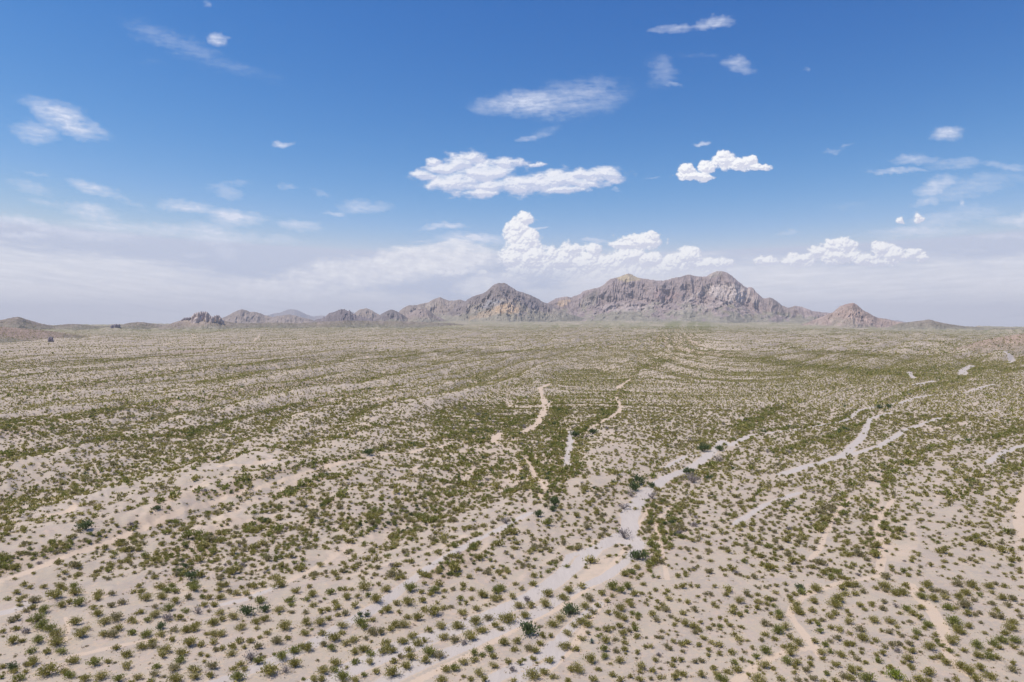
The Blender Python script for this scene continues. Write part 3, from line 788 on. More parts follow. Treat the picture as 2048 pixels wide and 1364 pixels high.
# castle-like rocks on their own knoll
def rock_cluster(name, label, category, spots, dist, color, seed=0, knoll=None):
    """spots: (px_left, px_right, py_top, py_bottom) pillars merged into one jagged outcrop"""
    rs = np.random.RandomState(seed)
    vs, qs, cs, n = [], [], [], 0
    for (x0, x1, yt, yb) in spots:
        cx = (x0 + x1) / 2
        X, Y, Z = ray(cx, yt); hor = math.hypot(X, Y)
        r = dist * (1 + rs.uniform(-.008, .008))
        zt = CAM_H + Z / hor * r
        Xb, Yb, Zb = ray(cx, yb); zb = CAM_H + Zb / math.hypot(Xb, Yb) * r - dist * .006
        az = math.atan2(X, Y); rad = (x1 - x0) / 2 / F * dist
        nr, nc = 16, 20
        t = np.linspace(0, 1, nr)[:, None]; a = np.linspace(0, 2 * np.pi, nc, endpoint=False)[None, :]
        prof = (1.35 - .62 * t) * np.sqrt(np.clip(1 - np.clip((t - .7) / .3, 0, 1) ** 2, 0, 1))
        off = 1 + .55 * fbm(np.cos(a) * 1.4 + t * 1.6 + cx, np.sin(a) * 1.4 + cx * .3, 4) + .4 * fbm(np.cos(a) * 4 + cx, np.sin(a) * 5 + t * 4, 3)
        R = rad * prof * off
        x = r * math.sin(az) + R * np.cos(a); y = r * math.cos(az) + R * np.sin(a) * 1.3
        z = zb + (zt - zb) * (t + 0 * a) + .05 * (zt - zb) * fbm(np.cos(a) * 2 + cx, np.sin(a) * 2 + t * 3, 3)
        vs.append(np.stack([x, y, z], -1).reshape(-1, 3)); qs.append(grid_quads(nr, nc, wrap=True) + n); n += nr * nc
        cc = color * (1 + .25 * fbm(np.cos(a) * 3 + cx, t * 5 + np.sin(a), 3))[..., None]
        cs.append(cc.reshape(-1, 3))
    v = np.concatenate(vs)
    org = v.mean(0); org[2] = v[:, 2].min()
    o = mesh_np(name, v - org, quads=np.concatenate(qs), mats=[M_ROCK], colors=np.concatenate(cs), attrs=dict(scrub=np.zeros(n)))
    o.location = org
    set_props(o, label, category)
    return o
range_mesh('hill', [318,655, 328,652, 340,648, 351,644, 362,640, 371,638, 385,634, 395,631, 420,633, 436,637, 447,643, 465,649, 490,653, 505,657], 4150, 'brown knoll that carries the castle-like rocks', low=GREYGREEN, top=BROWN, rock=BROWN, rockiness=.4, scrub=.5, rows=60, seed=31, gsize=.4, foot_drop=14)
CASTLE = np.array([.56, .45, .39])
rock_cluster('rock_butte', 'castle-like pale rock butte standing on the brown knoll', 'rock',
             [(386, 392, 626.5, 640), (390, 396, 625, 641), (394, 400, 623.4, 640), (399, 405, 622.4, 641), (403, 410, 622.8, 641), (408, 413, 622.2, 641), (411, 417, 623.5, 642), (415, 420, 626.5, 643), (418, 423, 630.5, 643), (383, 388, 631, 641), (421, 428, 633, 643), (396, 408, 631, 648), (406, 422, 634, 649), (388, 398, 634, 645)], 4080, CASTLE, 3)
rock_cluster('rock_butte', 'thin grey rock pinnacles just right of the castle-like butte', 'rock', [(427, 432, 631, 643), (431, 436, 629.5, 644), (435, 440, 630, 645), (438, 444, 634, 647), (441, 448, 640, 649)], 4060, CASTLE * .9, 4)
rock_cluster('rock_outcrop', 'dark rock outcrop on the scrubby slope at the far left', 'rock', [(97, 100, 674, 677), (99, 103, 672.8, 677.5), (102, 106, 674, 678)], 1950, DARK * 1.5, 5)
rock_cluster('rock_outcrop', 'low dark rocks on the skyline of the low left hills', 'rock', [(222, 226, 649.5, 651), (226, 231, 648.2, 651), (230, 235, 647.6, 651), (236, 240, 648.2, 651)], 4220, DARK * 1.7, 7)
rock_cluster('rock_outcrop', 'dark crag on the left shoulder of the castle knoll', 'rock', [(362, 368, 638, 642), (366, 373, 635, 641), (371, 378, 634.5, 640), (377, 383, 634, 639)], 4140, DARK * 1.2, 8)

# ------------------------------------------------------------------ shrubs
def bush_template(seed, nstem=13, nleaf=150, leaf=.075, wood=True, spread=1.0, clump=.13, low=.12):
    """unit shrub, about one metre across. returns leaf verts (n,4,3), tip factor (n), wood verts"""
    rs = np.random.RandomState(seed)
    a = rs.rand(nstem) * 2 * np.pi + np.arange(nstem) * 2.4
    el = np.radians(rs.uniform(22, 85, nstem))
    L = .56 * rs.uniform(.74, 1.12, nstem)
    tip = np.stack([np.cos(a) * np.cos(el) * L, np.sin(a) * np.cos(el) * L, (np.sin(el) * .62 + low) * L * 1.9 * .62], 1)
    k = rs.randint(0, nstem, nleaf)
    f = rs.uniform(.42, 1.05, nleaf) ** .8
    c = tip[k] * f[:, None]
    c = c + rs.normal(0, 1, (nleaf, 3)) * np.array([clump, clump, clump * .6]) * (.5 + .5 * f[:, None])
    c[:, 2] = np.abs(c[:, 2]) + .02
    out = c.copy(); out[:, 2] += .25; out /= np.linalg.norm(out, axis=1)[:, None]
    d = out + rs.normal(0, .45, (nleaf, 3)); d /= np.linalg.norm(d, axis=1)[:, None]
    s = np.cross(d, rs.normal(0, 1, (nleaf, 3))); s /= np.linalg.norm(s, axis=1)[:, None]
    l = leaf * rs.uniform(.7, 1.5, nleaf)[:, None]; w = l * .46
    q = np.stack([c - d * l, c + s * w, c + d * l, c - s * w], 1)
    hgt = c[:, 2] / max(c[:, 2].max(), .01)
    rad = np.hypot(c[:, 0], c[:, 1])
    tipf = np.clip(hgt * .7 + f * .5 - .45 + rs.normal(0, .22, nleaf), 0, 1)
    wv = []
    if wood:
        for i in range(nstem):
            t = tip[i]; side = np.array([-t[1], t[0], 0]); side /= np.linalg.norm(side) + 1e-6
            up = np.cross(t, side); up /= np.linalg.norm(up) + 1e-6
            b = t * .04; mid = t * .55 + np.array([0, 0, .03]); e = t * .98
            for p, q_, w0, w1 in ((b, mid, .014, .010), (mid, e, .010, .004)):
                for s_ in (side, up):
                    wv.append([p - s_ * w0, p + s_ * w0, q_ + s_ * w1, q_ - s_ * w1])
    return q, tipf, np.array(wv) if wood else np.zeros((0, 4, 3))

PAL = {  # leaf a, leaf b, tip colour, tip amount
    'o': ((.262, .232, .056), (.365, .322, .090), (.62, .53, .25), .60),
    'g': ((.210, .220, .050), (.308, .304, .082), (.52, .48, .20), .45),
    'd': ((.100, .138, .052), (.150, .185, .078), (.28, .30, .16), .25),
    'y': ((.275, .244, .062), (.385, .338, .098), (.74, .62, .33), 1.0),
    'k': ((.275, .240, .100), (.355, .305, .146), (.58, .48, .31), .55),
    's': ((.330, .280, .250), (.410, .355, .315), (.48, .41, .38), .35),
    'b': ((.200, .265, .030), (.320, .345, .048), (.48, .48, .10), .3),
}
WOODC = np.array([.21, .17, .135])
def leaf_colors(kind, tipf, rs):
    a, b, t, amt = PAL[kind]
    n = len(tipf)
    u = rs.rand(n)[:, None]
    c = np.array(a) * (1 - u) + np.array(b) * u
    m = (rs.rand(n) < tipf * amt)[:, None] * rs.uniform(.5, 1, n)[:, None]
    c = c * (1 - m) + np.array(t) * m
    return c * rs.uniform(.8, 1.2, n)[:, None]

ALL = (
"0 230,130,100,o 330,20,90,o 420,60,90,o 600,60,90,y 740,165,180,o 820,50,130,o 1000,50,120,g 1020,130,150,o 890,90,90,o 1350,150,110,o 1330,205,130,o 105,220,90,g 330,190,90,o 265,235,100,o 460,240,150,k 265,305,90,o 340,380,100,k 435,345,110,o 590,370,150,g 1080,265,170,g 830,300,130,o 950,265,90,o 1270,335,110,o 1325,415,150,o 1530,310,100,k 1660,270,110,k 1520,150,90,k 1900,45,90,o 1810,125,90,o 1930,120,100,o 1980,210,150,o 1890,400,110,o 1595,470,170,k 1420,530,150,y 1800,500,120,y 1835,540,80,y 1030,530,160,o 240,480,120,k 150,520,100,k 380,520,60,k 500,490,170,g 560,580,170,g 690,610,160,g 50,665,90,o 210,630,100,o 340,665,110,s 1180,620,110,y 1090,700,180,y 780,690,160,o 1610,620,130,o 1400,700,140,y 1540,700,160,k 1800,680,120,g 2000,510,100,g 1990,700,150,g 175,790,150,o 290,800,90,o 520,780,150,g 790,800,180,o 830,930,140,g 430,930,120,g 450,1070,180,o 1580,890,110,o 1940,860,160,o 1290,1090,150,g 980,1060,150,o 1460,1075,100,o 1720,980,150,o 150,1140,140,d 20,1150,100,o 350,1120,90,k 210,1200,110,o 350,1210,90,o 670,1180,250,o 1740,1140,150,y 880,1210,120,o 950,1260,150,g 250,1300,140,g 20,1290,90,g 1390,1270,180,y 1150,1310,140,o 1615,1310,150,g 1870,1290,130,y 640,940,120,o "
"300 150,55,130,o 290,30,110,g 230,110,120,g 340,120,110,g 600,80,140,g 590,20,150,g 160,190,140,o 340,240,140,o 260,340,150,g 520,200,120,k 70,330,90,k 60,430,150,y 480,380,110,g 650,385,150,s 235,480,120,s 390,480,110,o 140,600,130,d 325,640,120,k 150,700,130,y 960,30,110,o 1040,25,90,o 940,100,90,o 740,120,60,y 710,200,80,g 810,200,100,y 730,300,110,o 860,300,110,o 960,200,130,o 1080,110,110,k 1180,140,120,y 1310,140,120,y 1240,70,70,o 1420,40,120,o 1530,25,120,o 1340,40,100,k 1760,20,170,o 1500,245,150,g 1330,375,200,d 1560,360,150,d 970,400,130,y 800,390,60,k 1135,465,140,y 1380,210,60,k 850,540,170,o 980,500,110,y 500,640,150,o 600,620,140,o 640,560,90,o 1240,600,150,y 880,690,150,y 980,700,140,y 770,700,80,o 870,810,120,y 300,770,110,o 530,820,180,o 700,840,120,o 1440,530,130,o 1570,490,140,o 1460,625,80,y 1600,690,100,o 1500,745,80,o 1220,790,120,o 1370,800,100,o 1280,880,80,o 1130,880,110,o 1120,960,140,y 990,890,100,o 890,920,90,k 200,910,170,y 170,1000,120,y 410,960,150,o 420,1060,140,g 90,1140,120,g 320,1160,160,k 690,980,80,o 790,1000,80,o 590,1180,160,y 840,1140,150,k 740,1080,70,y 620,1270,150,y 820,1260,110,o 1230,1110,110,o 1150,1170,110,y 1280,1180,90,o 1190,1270,190,g 1480,870,120,k 1380,1000,210,s 1470,1070,150,g 1800,1000,170,g 1690,975,60,g 1920,230,130,g 1920,300,100,g 2000,110,120,y 1770,360,140,y 1920,400,90,k 1840,590,190,y 1730,790,150,k 1870,760,90,o 1620,1180,240,o 1850,1180,160,s 1980,1100,170,o 1960,920,160,g 360,1310,190,o 50,1250,110,k 180,1285,60,k 30,800,110,o 50,860,110,k "
"600 120,60,80,y 170,150,140,o 90,230,90,g 545,85,80,g 620,90,80,o 700,90,80,y 415,130,120,g 330,225,50,g 630,190,140,o 790,190,90,y 880,50,170,y 1070,25,80,o 1170,90,130,y 930,170,90,g 1040,225,170,o 1500,70,170,g 1700,15,70,o 1650,130,90,o 1830,100,140,g 1780,160,90,o 1890,15,120,o 1970,110,80,o 1950,200,60,o 180,310,100,o 470,280,110,o 380,360,100,o 490,340,120,o 290,385,110,o 750,310,120,y 270,260,60,s 75,400,90,k 400,490,90,o 620,410,120,k 520,440,90,y 270,540,150,y 90,540,140,o 575,570,140,y 60,690,130,o 160,640,50,g 310,690,110,y 560,680,100,y 470,750,160,o 820,440,90,d 910,440,90,d 820,540,160,g 870,610,110,g 970,500,100,y 1190,360,150,o 1120,400,80,o 1330,280,110,y 1480,260,170,o 1350,400,80,o 1460,470,100,o 1670,240,110,o 1680,370,110,y 1820,390,190,o 1600,480,150,o 1420,560,150,y 1300,570,150,o 1230,630,110,o 980,660,170,k 1100,680,120,k 1980,340,110,y 1870,270,70,y 1920,590,150,y 1960,730,150,y 1750,640,120,o 1530,730,130,o 1400,800,140,y 900,760,80,k 720,780,140,y 620,830,110,y 320,840,100,k 430,890,130,g 100,890,150,o 20,870,130,o 740,930,130,o 860,900,150,o 950,970,110,g 1180,830,140,o 1130,930,150,o 1260,920,140,o 1600,830,130,o 1700,780,100,o 1480,910,110,o 1750,950,190,g 1500,1010,150,o 1900,990,150,k 1440,1130,150,o 1700,1060,140,o 1370,1010,90,k 1290,1070,110,o 755,1070,120,g 960,1080,130,y 470,1090,150,o 320,1190,170,y 460,1180,120,g 630,1160,60,y 1270,1220,200,o 1030,1220,110,y 570,1280,180,g 180,1320,130,y 300,1325,120,y 860,1260,90,g 750,1330,120,y 1990,1180,130,o 1930,1320,150,o 40,1320,60,g "
"900 170,25,100,o 180,90,70,o 45,85,80,k 305,90,90,o 430,165,140,o 490,190,80,o 690,70,150,g 620,120,120,g 600,220,130,y 680,210,100,y 140,220,110,g 300,220,80,y 220,280,80,o 130,290,60,g 20,330,70,k 360,360,110,y 490,310,60,y 165,410,130,y 850,195,110,y 980,80,90,y 900,20,80,y 1150,15,110,o 1330,145,160,o 1545,195,140,o 1620,100,150,o 1800,50,120,y 1310,285,170,y 940,315,140,y 1100,310,120,y 1050,240,110,s 1020,445,140,o 790,490,210,o 1640,370,215,d 1060,640,240,d 1500,490,140,y 1400,560,150,o 1920,210,150,k 1850,320,130,o 2010,310,100,o 1940,390,110,k 1780,520,150,o 1880,570,130,o 1880,460,100,o 1690,580,100,y 1260,720,110,o 1370,730,80,o 1230,600,70,k 1600,680,130,y 1790,750,110,y 1880,690,80,k 2020,640,70,g 2020,730,70,g 1230,830,110,o 350,520,180,o 520,480,130,k 420,640,150,o 610,580,110,o 110,590,150,o 690,630,100,k 270,730,180,y 60,780,140,k 180,820,100,s 740,810,150,o 920,800,130,o 1080,890,130,k 880,900,110,o 1160,930,120,o 540,910,140,g 340,960,130,g 440,980,100,g 330,1050,120,o 590,1010,110,o 180,1080,130,y 590,1130,130,y 50,1170,140,g 1560,860,150,o 1700,900,110,o 1120,1030,100,o 960,1100,90,o 1000,1050,70,g 790,1080,100,o 850,1180,110,s 1360,1060,130,o 1540,1030,50,k 1920,1040,180,o 1740,1170,170,y 1640,1180,100,y 1130,1250,190,o 1290,1220,130,o 1420,1285,110,y 400,1230,140,y 280,1310,100,o 180,1280,70,o 470,1320,110,o 2020,1180,80,o 1950,1310,120,o 1610,1335,90,o 870,1340,110,y "
"1200 160,50,170,g 300,110,120,g 380,50,140,g 40,145,110,o 175,180,80,y 95,250,90,o 470,150,120,o 570,150,70,o 600,20,80,o 675,145,60,o 405,250,110,o 285,340,140,o 420,310,100,o 120,415,90,o 240,440,130,o 330,490,120,o 440,410,90,g 530,440,90,g 525,490,80,o 755,95,80,o 910,100,90,o 890,155,70,o 680,200,70,o 645,235,60,o 620,275,60,k 650,310,50,o 935,220,100,y 780,260,80,o 850,310,110,y 780,345,90,o 900,370,110,k 715,425,110,y 765,510,100,k 960,460,80,k 1120,415,100,y 1200,260,100,y 1075,240,70,y 1130,50,110,o 1340,50,80,o 1235,40,70,o 1035,70,60,o 1340,190,60,o 1435,150,70,k 1510,160,80,k 1430,240,70,o 1565,50,80,y 1750,100,120,o 1730,165,90,o 1910,245,130,y 2000,155,110,k 1550,290,90,y 1595,330,70,o 1290,360,120,k 1200,380,50,k 1410,385,40,k 1820,330,110,y 1820,400,110,o 1900,440,100,o 2000,400,70,g 2000,330,60,y 1040,500,90,y 1160,560,130,o 1270,590,130,o 1350,640,100,o 1290,680,90,k 1380,540,80,o 1015,575,80,o 1515,500,60,o 1640,485,70,o 1720,520,80,o 1760,580,90,o 1625,590,90,g 1540,580,70,o 1480,625,80,o 1910,600,80,o 1960,625,50,o 1640,640,60,y 880,515,40,k 270,590,110,o 80,635,130,o 190,620,80,o 470,570,110,o 490,640,90,g 320,680,120,o 400,655,90,k 500,730,110,o 80,790,140,o 15,710,50,g 215,775,90,k 330,760,60,o 345,825,90,o 50,900,120,g 70,1000,130,g 325,910,100,o 350,970,50,o 210,935,90,k 265,1050,140,y 510,950,90,o 615,870,80,o 690,870,80,y 635,755,50,k 770,740,80,k 840,750,80,k 845,665,70,k 920,705,50,y 1035,670,50,o 1000,800,80,y 1110,840,100,o 1190,810,110,o 900,860,90,k 960,900,80,k 1140,940,70,k 805,990,70,s 750,1060,90,o 550,1140,140,y 545,1215,80,o 715,1200,100,o 815,1170,60,k 1010,1045,100,o 1110,1045,100,o 980,1130,90,y 920,1090,50,k 1300,1080,90,k 1370,1060,100,k 1400,750,100,y 1355,855,90,o 1520,810,100,y 1600,840,120,y 1475,920,80,o 1475,990,80,o 1630,970,90,o 1790,940,120,o 1830,710,100,y 1890,760,110,y 1940,1050,90,o 1830,1090,100,g 1860,1180,130,o 1750,1220,110,o 2010,790,60,y 1910,830,50,y 1970,950,60,k 1550,1170,90,o 1390,1250,140,y 1640,1290,150,g 1570,1240,100,y 1150,1250,110,o 1020,1280,150,o 1050,1210,70,y 840,1290,110,y 690,1300,80,k 540,1320,120,o 420,1275,90,y 280,1315,110,y 165,1255,110,o 15,1200,50,o 2030,1260,80,o 1710,1340,130,g 2030,1080,50,g "
"1500 70,45,50,k 130,75,60,k 235,70,60,k 275,45,50,o 360,40,70,o 475,20,70,o 350,130,90,y 110,160,80,o 10,190,60,o 235,210,110,o 280,240,70,g 320,220,80,k 110,260,110,y 220,285,90,o 320,310,80,g 100,345,100,o 235,365,60,k 75,415,50,o 285,425,70,o 690,60,120,d 690,130,110,g 600,155,90,o 540,200,110,o 570,250,90,o 490,110,60,k 900,75,160,o 820,130,60,o 1070,45,50,k 1320,20,130,o 1440,25,130,o 1260,70,120,o 1440,150,110,o 1550,125,90,k 1300,160,100,o 1200,220,170,o 1160,290,180,o 870,250,130,y 860,380,110,y 1660,290,120,o 1500,310,100,o 1565,370,80,o 640,310,150,y 630,380,140,o 700,420,90,o 385,420,140,g 400,480,110,o 210,555,130,k 280,580,60,k 490,600,130,y 380,650,165,g 220,700,110,o 325,765,100,o 540,740,110,y 160,790,80,k 800,530,100,y 880,510,80,o 920,570,90,g 965,660,110,g 985,510,90,k 1090,450,120,o 1160,410,110,o 1320,390,80,o 1370,450,70,o 1350,530,130,y 1105,615,90,o 1220,640,120,y 1360,690,80,o 1490,630,140,k 1210,765,100,k 1090,795,80,k 870,800,100,y 660,820,130,o 560,870,140,o 440,870,80,y 1030,840,120,g 1100,940,90,g 1340,830,120,o 1410,840,90,o 1530,750,150,o 1530,900,70,k 1530,955,70,o 1245,980,130,o 970,950,130,y 1000,1040,80,o 1390,960,90,y 1460,1040,100,k 1560,1085,90,o 30,890,80,y 200,920,150,g 90,1010,110,g 20,1095,60,g 560,960,140,y 490,1060,150,g 640,1090,130,o 600,1150,90,o 815,1030,80,y 820,1110,110,o 780,1190,110,k 610,1230,70,o 700,1045,30,k 1180,1120,120,o 1035,1245,90,g 190,1130,150,y 310,1160,90,o 130,1190,60,y 110,1300,180,y 410,1310,110,o 650,1320,110,k 760,1330,70,k 870,1310,110,k 1400,1200,160,o 1490,1180,100,y 1280,1270,140,k 1380,1310,110,o 1600,1300,190,g 1000,1345,90,y 1150,1330,110,y 1680,500,150,y "
"1748 150,40,160,o 30,80,80,o 140,100,100,k 290,140,130,o 400,130,140,o 430,30,100,o 460,75,60,o 710,25,150,o 650,105,80,o 790,100,100,k 870,105,90,k 640,180,140,g 960,130,120,k 820,215,150,o 960,200,110,y 1140,15,130,k 1330,20,150,o 1560,40,130,o 1790,45,100,o 1660,15,80,k 1250,130,150,o 1170,190,140,o 1440,160,100,g 1420,90,80,o 1600,130,80,o 2020,60,70,o 1360,240,90,k 1740,200,130,o 1890,215,120,k 1610,280,100,k 1830,305,110,k 2020,310,60,o 135,260,100,k 130,360,100,k 310,305,130,s 450,355,130,g 620,330,120,y 1010,330,150,g 1100,340,90,o 1220,300,170,k 1270,415,130,o 1380,440,80,k 1440,410,80,k 1670,370,110,o 1620,440,120,k 1730,465,110,k 1960,390,70,o 2010,470,90,k 360,420,70,o 530,420,110,o 620,470,110,o 225,515,150,y 390,545,60,k 490,530,80,k 310,600,80,y 740,570,140,g 680,620,90,o 1080,520,200,g 1300,590,130,o 1150,650,150,o 1210,680,90,o 1455,545,70,k 1510,690,70,y 1890,530,120,o 1860,610,150,o 105,650,70,o 210,675,100,k 330,685,70,o 390,725,90,k 570,680,120,g 550,750,90,o 650,720,50,k 840,710,90,o 1790,690,110,o 1040,780,180,y 1120,750,90,y 870,790,90,g 930,860,90,g 1030,930,100,g 760,870,160,o 20,780,100,y 150,870,100,k 240,830,110,k 330,830,100,k 490,830,120,k 410,885,70,o 330,930,90,s 530,940,120,o 130,970,100,o 1430,850,170,g 1630,830,130,g 1730,770,150,g 1930,780,150,g 1900,870,100,y 1720,890,90,o 1220,920,90,o 1400,980,140,o 1550,1000,150,g 1690,1020,120,y 1580,920,80,o 2010,970,80,k 480,1040,150,y 410,1090,80,o 500,1150,120,o 70,1070,110,g 30,990,80,y 800,1030,80,o 890,1010,120,y 990,1090,130,o 1180,1130,150,o 1300,1200,170,o 1440,1150,150,o 1870,1170,140,k 1900,1100,90,o 1590,1270,160,o 1400,1310,150,o 290,1260,190,b 225,1160,100,o 740,1220,160,o 620,1320,160,o 1120,1320,110,y 1000,1330,80,k 760,1340,100,o "
)
plants = []          # px, py, width px, kind
x0 = 0
for tok in ALL.split():
    if ',' not in tok: x0 = int(tok); continue
    a, b, w, k = tok.split(',')
    plants.append([x0 + float(a) / 6.82, 1164 + float(b) / 6.82, float(w) / 6.82, k])
special = [  # larger or odd plants farther up the picture
    (1276, 1109, 33, 'd', 'dark green mesquite shrub beside the fork of the grey wash'),
    (1248, 1066, 36, 's', 'leafless grey shrub in the middle of the grey wash'),
    (1110, 1005, 24, 'd', 'dark green shrub above the head of the leftmost grey wash'),
    (1106, 1017, 18, 'd', 'bluish green shrub touching the dark shrub above the grey wash head'),
    (1012, 1040, 24, 's', 'grey leafless shrub at the upper end of the second wash'),
    (1076, 1028, 20, 'd', 'dark shrub closing the upper end of the second wash'),
    (1262, 986, 23, 's', 'grey-brown shrub on the near bank where the wash narrows'),
    (1305, 990, 25, 's', 'grey-brown shrub on the far bank where the wash narrows'),
    (1247, 1010, 27, 's', 'pale grey spreading shrub just upstream of the widest wash stretch'),
    (1277, 960, 30, 'd', 'dark green shrub on the wash bank above the two grey-brown shrubs'),
    (1268, 973, 27, 'd', 'dark olive shrub overhanging the narrow part of the wash'),
    (1304, 971, 16, 'd', 'small dark shrub standing alone in the upper wash bed'),
    (1385, 955, 36, 's', 'broad grey-green shrub on the outer bank of the upper wash'),
    (1376, 942, 22, 'd', 'dark shrub behind the broad grey-green shrub of the upper wash'),
    (1437, 916, 26, 's', 'grey shrub beside the bright bend high up the wash'),
    (1405, 895, 26, 'd', 'dark green shrub at the top of the bright wash bend'),
    (1440, 896, 20, 'd', 'dark green shrub inside the top curve of the wash'),
    (1173, 1052, 20, 'k', 'dull shrub beside the sandy side channel of the wash'),
    (172, 1050, 30, 'd', 'tall dusty green shrub in the drainage below the scoured slopes'),
    (916, 1104, 16, 's', 'small grey twiggy shrub on the edge of the second wash'),
    (1757, 813, 15, 'd', 'dark green shrub in the green drainage line on the right plain'),
    (1777, 812, 13, 'd', 'second dark green shrub in the green drainage line on the right plain'),
    (1185, 862, 20, 'd', 'dark green shrub where the pale track meets the middle drainage'),
    (1150, 868, 20, 'd', 'dark green shrub at the head of the short pale channel'),
    (738, 903, 22, 'd', 'dark green shrub in the drainage beside the long sandy ridge track'),
    (956, 829, 13, 's', 'tiny grey shrub on the plain left of the pale winding track'),
    (1535, 901, 15, 's', 'small grey shrub on open ground right of the wash bend'),
    (934, 847, 14, 'g', 'small bright green shrub left of the pale winding track'),
]

rng = np.random.RandomState(5)
def world_of(px, py, wpx):
    """base point of a plant whose middle shows at px, py"""
    x, y = at(px, py)
    for _ in range(6):
        z = height(x, y)
        w = wpx / F * y
        zz = z + w * .30
        X, Y, Z = ray(px, py)
        t = (CAM_H - zz) / np.maximum(-Z, 1e-3)
        x = .5 * x + .5 * X * t; y = .5 * y + .5 * Y * t
    return x, y, height(x, y), wpx / F * y

pa = np.array([[p[0], p[1], p[2]] for p in plants])
bx, by, bz, bw = world_of(pa[:, 0], pa[:, 1], pa[:, 2] * 1.12)
kinds = [p[3] for p in plants]
order = np.argsort(-pa[:, 2])
N_IND = 300 - len(special) - 1
own = order[:N_IND]; rest_idx = order[N_IND:]

KN = {'o': ('creosote_bush', 'olive creosote bush'), 'g': ('creosote_bush', 'green creosote bush'), 'd': ('mesquite_shrub', 'dark green mesquite shrub'),
      'y': ('creosote_bush', 'yellow-tipped creosote bush'), 'k': ('creosote_bush', 'dull grey-green creosote bush'), 's': ('bare_shrub', 'leafless grey shrub'), 'b': ('creosote_bush', 'vivid lime green bush')}
CAT = {'creosote_bush': 'bush', 'mesquite_shrub': 'shrub', 'bare_shrub': 'dead shrub'}
GRP = {'creosote_bush': 'creosote bushes scattered over the near plain', 'mesquite_shrub': 'dark shrubs along the washes', 'bare_shrub': 'leafless grey shrubs along the washes'}

def add_plant(x, y, z, w, kind, label, seed):
    rs = np.random.RandomState(seed)
    nm = KN[kind][0]
    root = bpy.data.objects.new(nm, None); COL.objects.link(root)
    root.location = (x, y, z - .02); root.rotation_euler = (0, 0, rs.rand() * 6.28)
    root.empty_display_size = .3
    big = w > 1.7
    if kind == 's':
        q, tipf, wv = bush_template(seed, 26, int(130 if big else 90), .050, True, clump=.10)
    elif kind == 'd':
        q, tipf, wv = bush_template(seed, 20, 460, .058, True, clump=.13)
    else:
        q, tipf, wv = bush_template(seed, 15 if not big else 20, 470 if not big else 760, .054 if not big else .044, True, clump=.135)
    sc = np.array([w * rs.uniform(.96, 1.1), w * rs.uniform(.85, 1.05), w * rs.uniform(.92, 1.15) * (1.05 if kind == 'd' else 1)])
    cl = np.repeat(leaf_colors(kind, tipf, rs), 4, 0)
    v = (q * sc).reshape(-1, 3)
    f = mesh_np('foliage', v, quads=np.arange(len(v)).reshape(-1, 4), mats=[M_LEAF], colors=cl, smooth=False, parent=root)
    wv = (wv * sc).reshape(-1, 3)
    thick = WOODC if kind != 's' else np.array([.27, .235, .215])
    mesh_np('branches', wv, quads=np.arange(len(wv)).reshape(-1, 4), mats=[M_WOOD], colors=np.tile(thick, (len(wv), 1)), smooth=False, parent=root)
    set_props(root, label, CAT[nm], GRP[nm])
    return root

used = set()
names_of_size = lambda w: 'broad' if w > 25 else ('mid-sized' if w > 19 else 'small')
ONES = 'zero one two three four five six seven eight nine ten eleven twelve thirteen fourteen fifteen sixteen seventeen eighteen nineteen'.split()
TENS = '. . twenty thirty forty fifty sixty seventy eighty ninety'.split()
def words(n):
    n = min(n, 99)
    return (ONES[n] if n < 20 else TENS[n // 10] + ('' if n % 10 == 0 else '-' + ONES[n % 10]))
for n_, i in enumerate(own):
    k = kinds[i]
    p = plants[i]
    gx, gy = np.array([bx[i]]), np.array([by[i]])
    wv_, sv_ = seg_field(gx, gy, WASH, .6)[0], seg_field(gx, gy, SAND, .6)[0]
    where = 'at a grey wash' if wv_ > .1 else ('beside a sandy streak' if sv_ > .1 else 'on pale gravel')
    fx, fy = p[0] / 20.48, p[1] / 13.64
    opts = sorted(((abs(a - fx) + abs(b - fy), a, b) for a in range(101) for b in range(84, 101) if abs(a - fx) < 1.2 and abs(b - fy) < 1.6))
    for _, a, b in opts:
        lab = f"{names_of_size(p[2])} {KN[k][1]} {where}, {words(a)} percent across and {words(b)} percent down"
        if (a, b) not in used: break
    used.add((a, b))
    add_plant(bx[i], by[i], bz[i], bw[i], k, lab, 1000 + int(i))
sx, sy, sz, sw_ = world_of(np.array([s[0] for s in special], float), np.array([s[1] for s in special], float), np.array([s[2] for s in special], float))
for n_, s_ in enumerate(special):
    add_plant(sx[n_], sy[n_], sz[n_], sw_[n_], s_[3], s_[4], 5000 + n_)

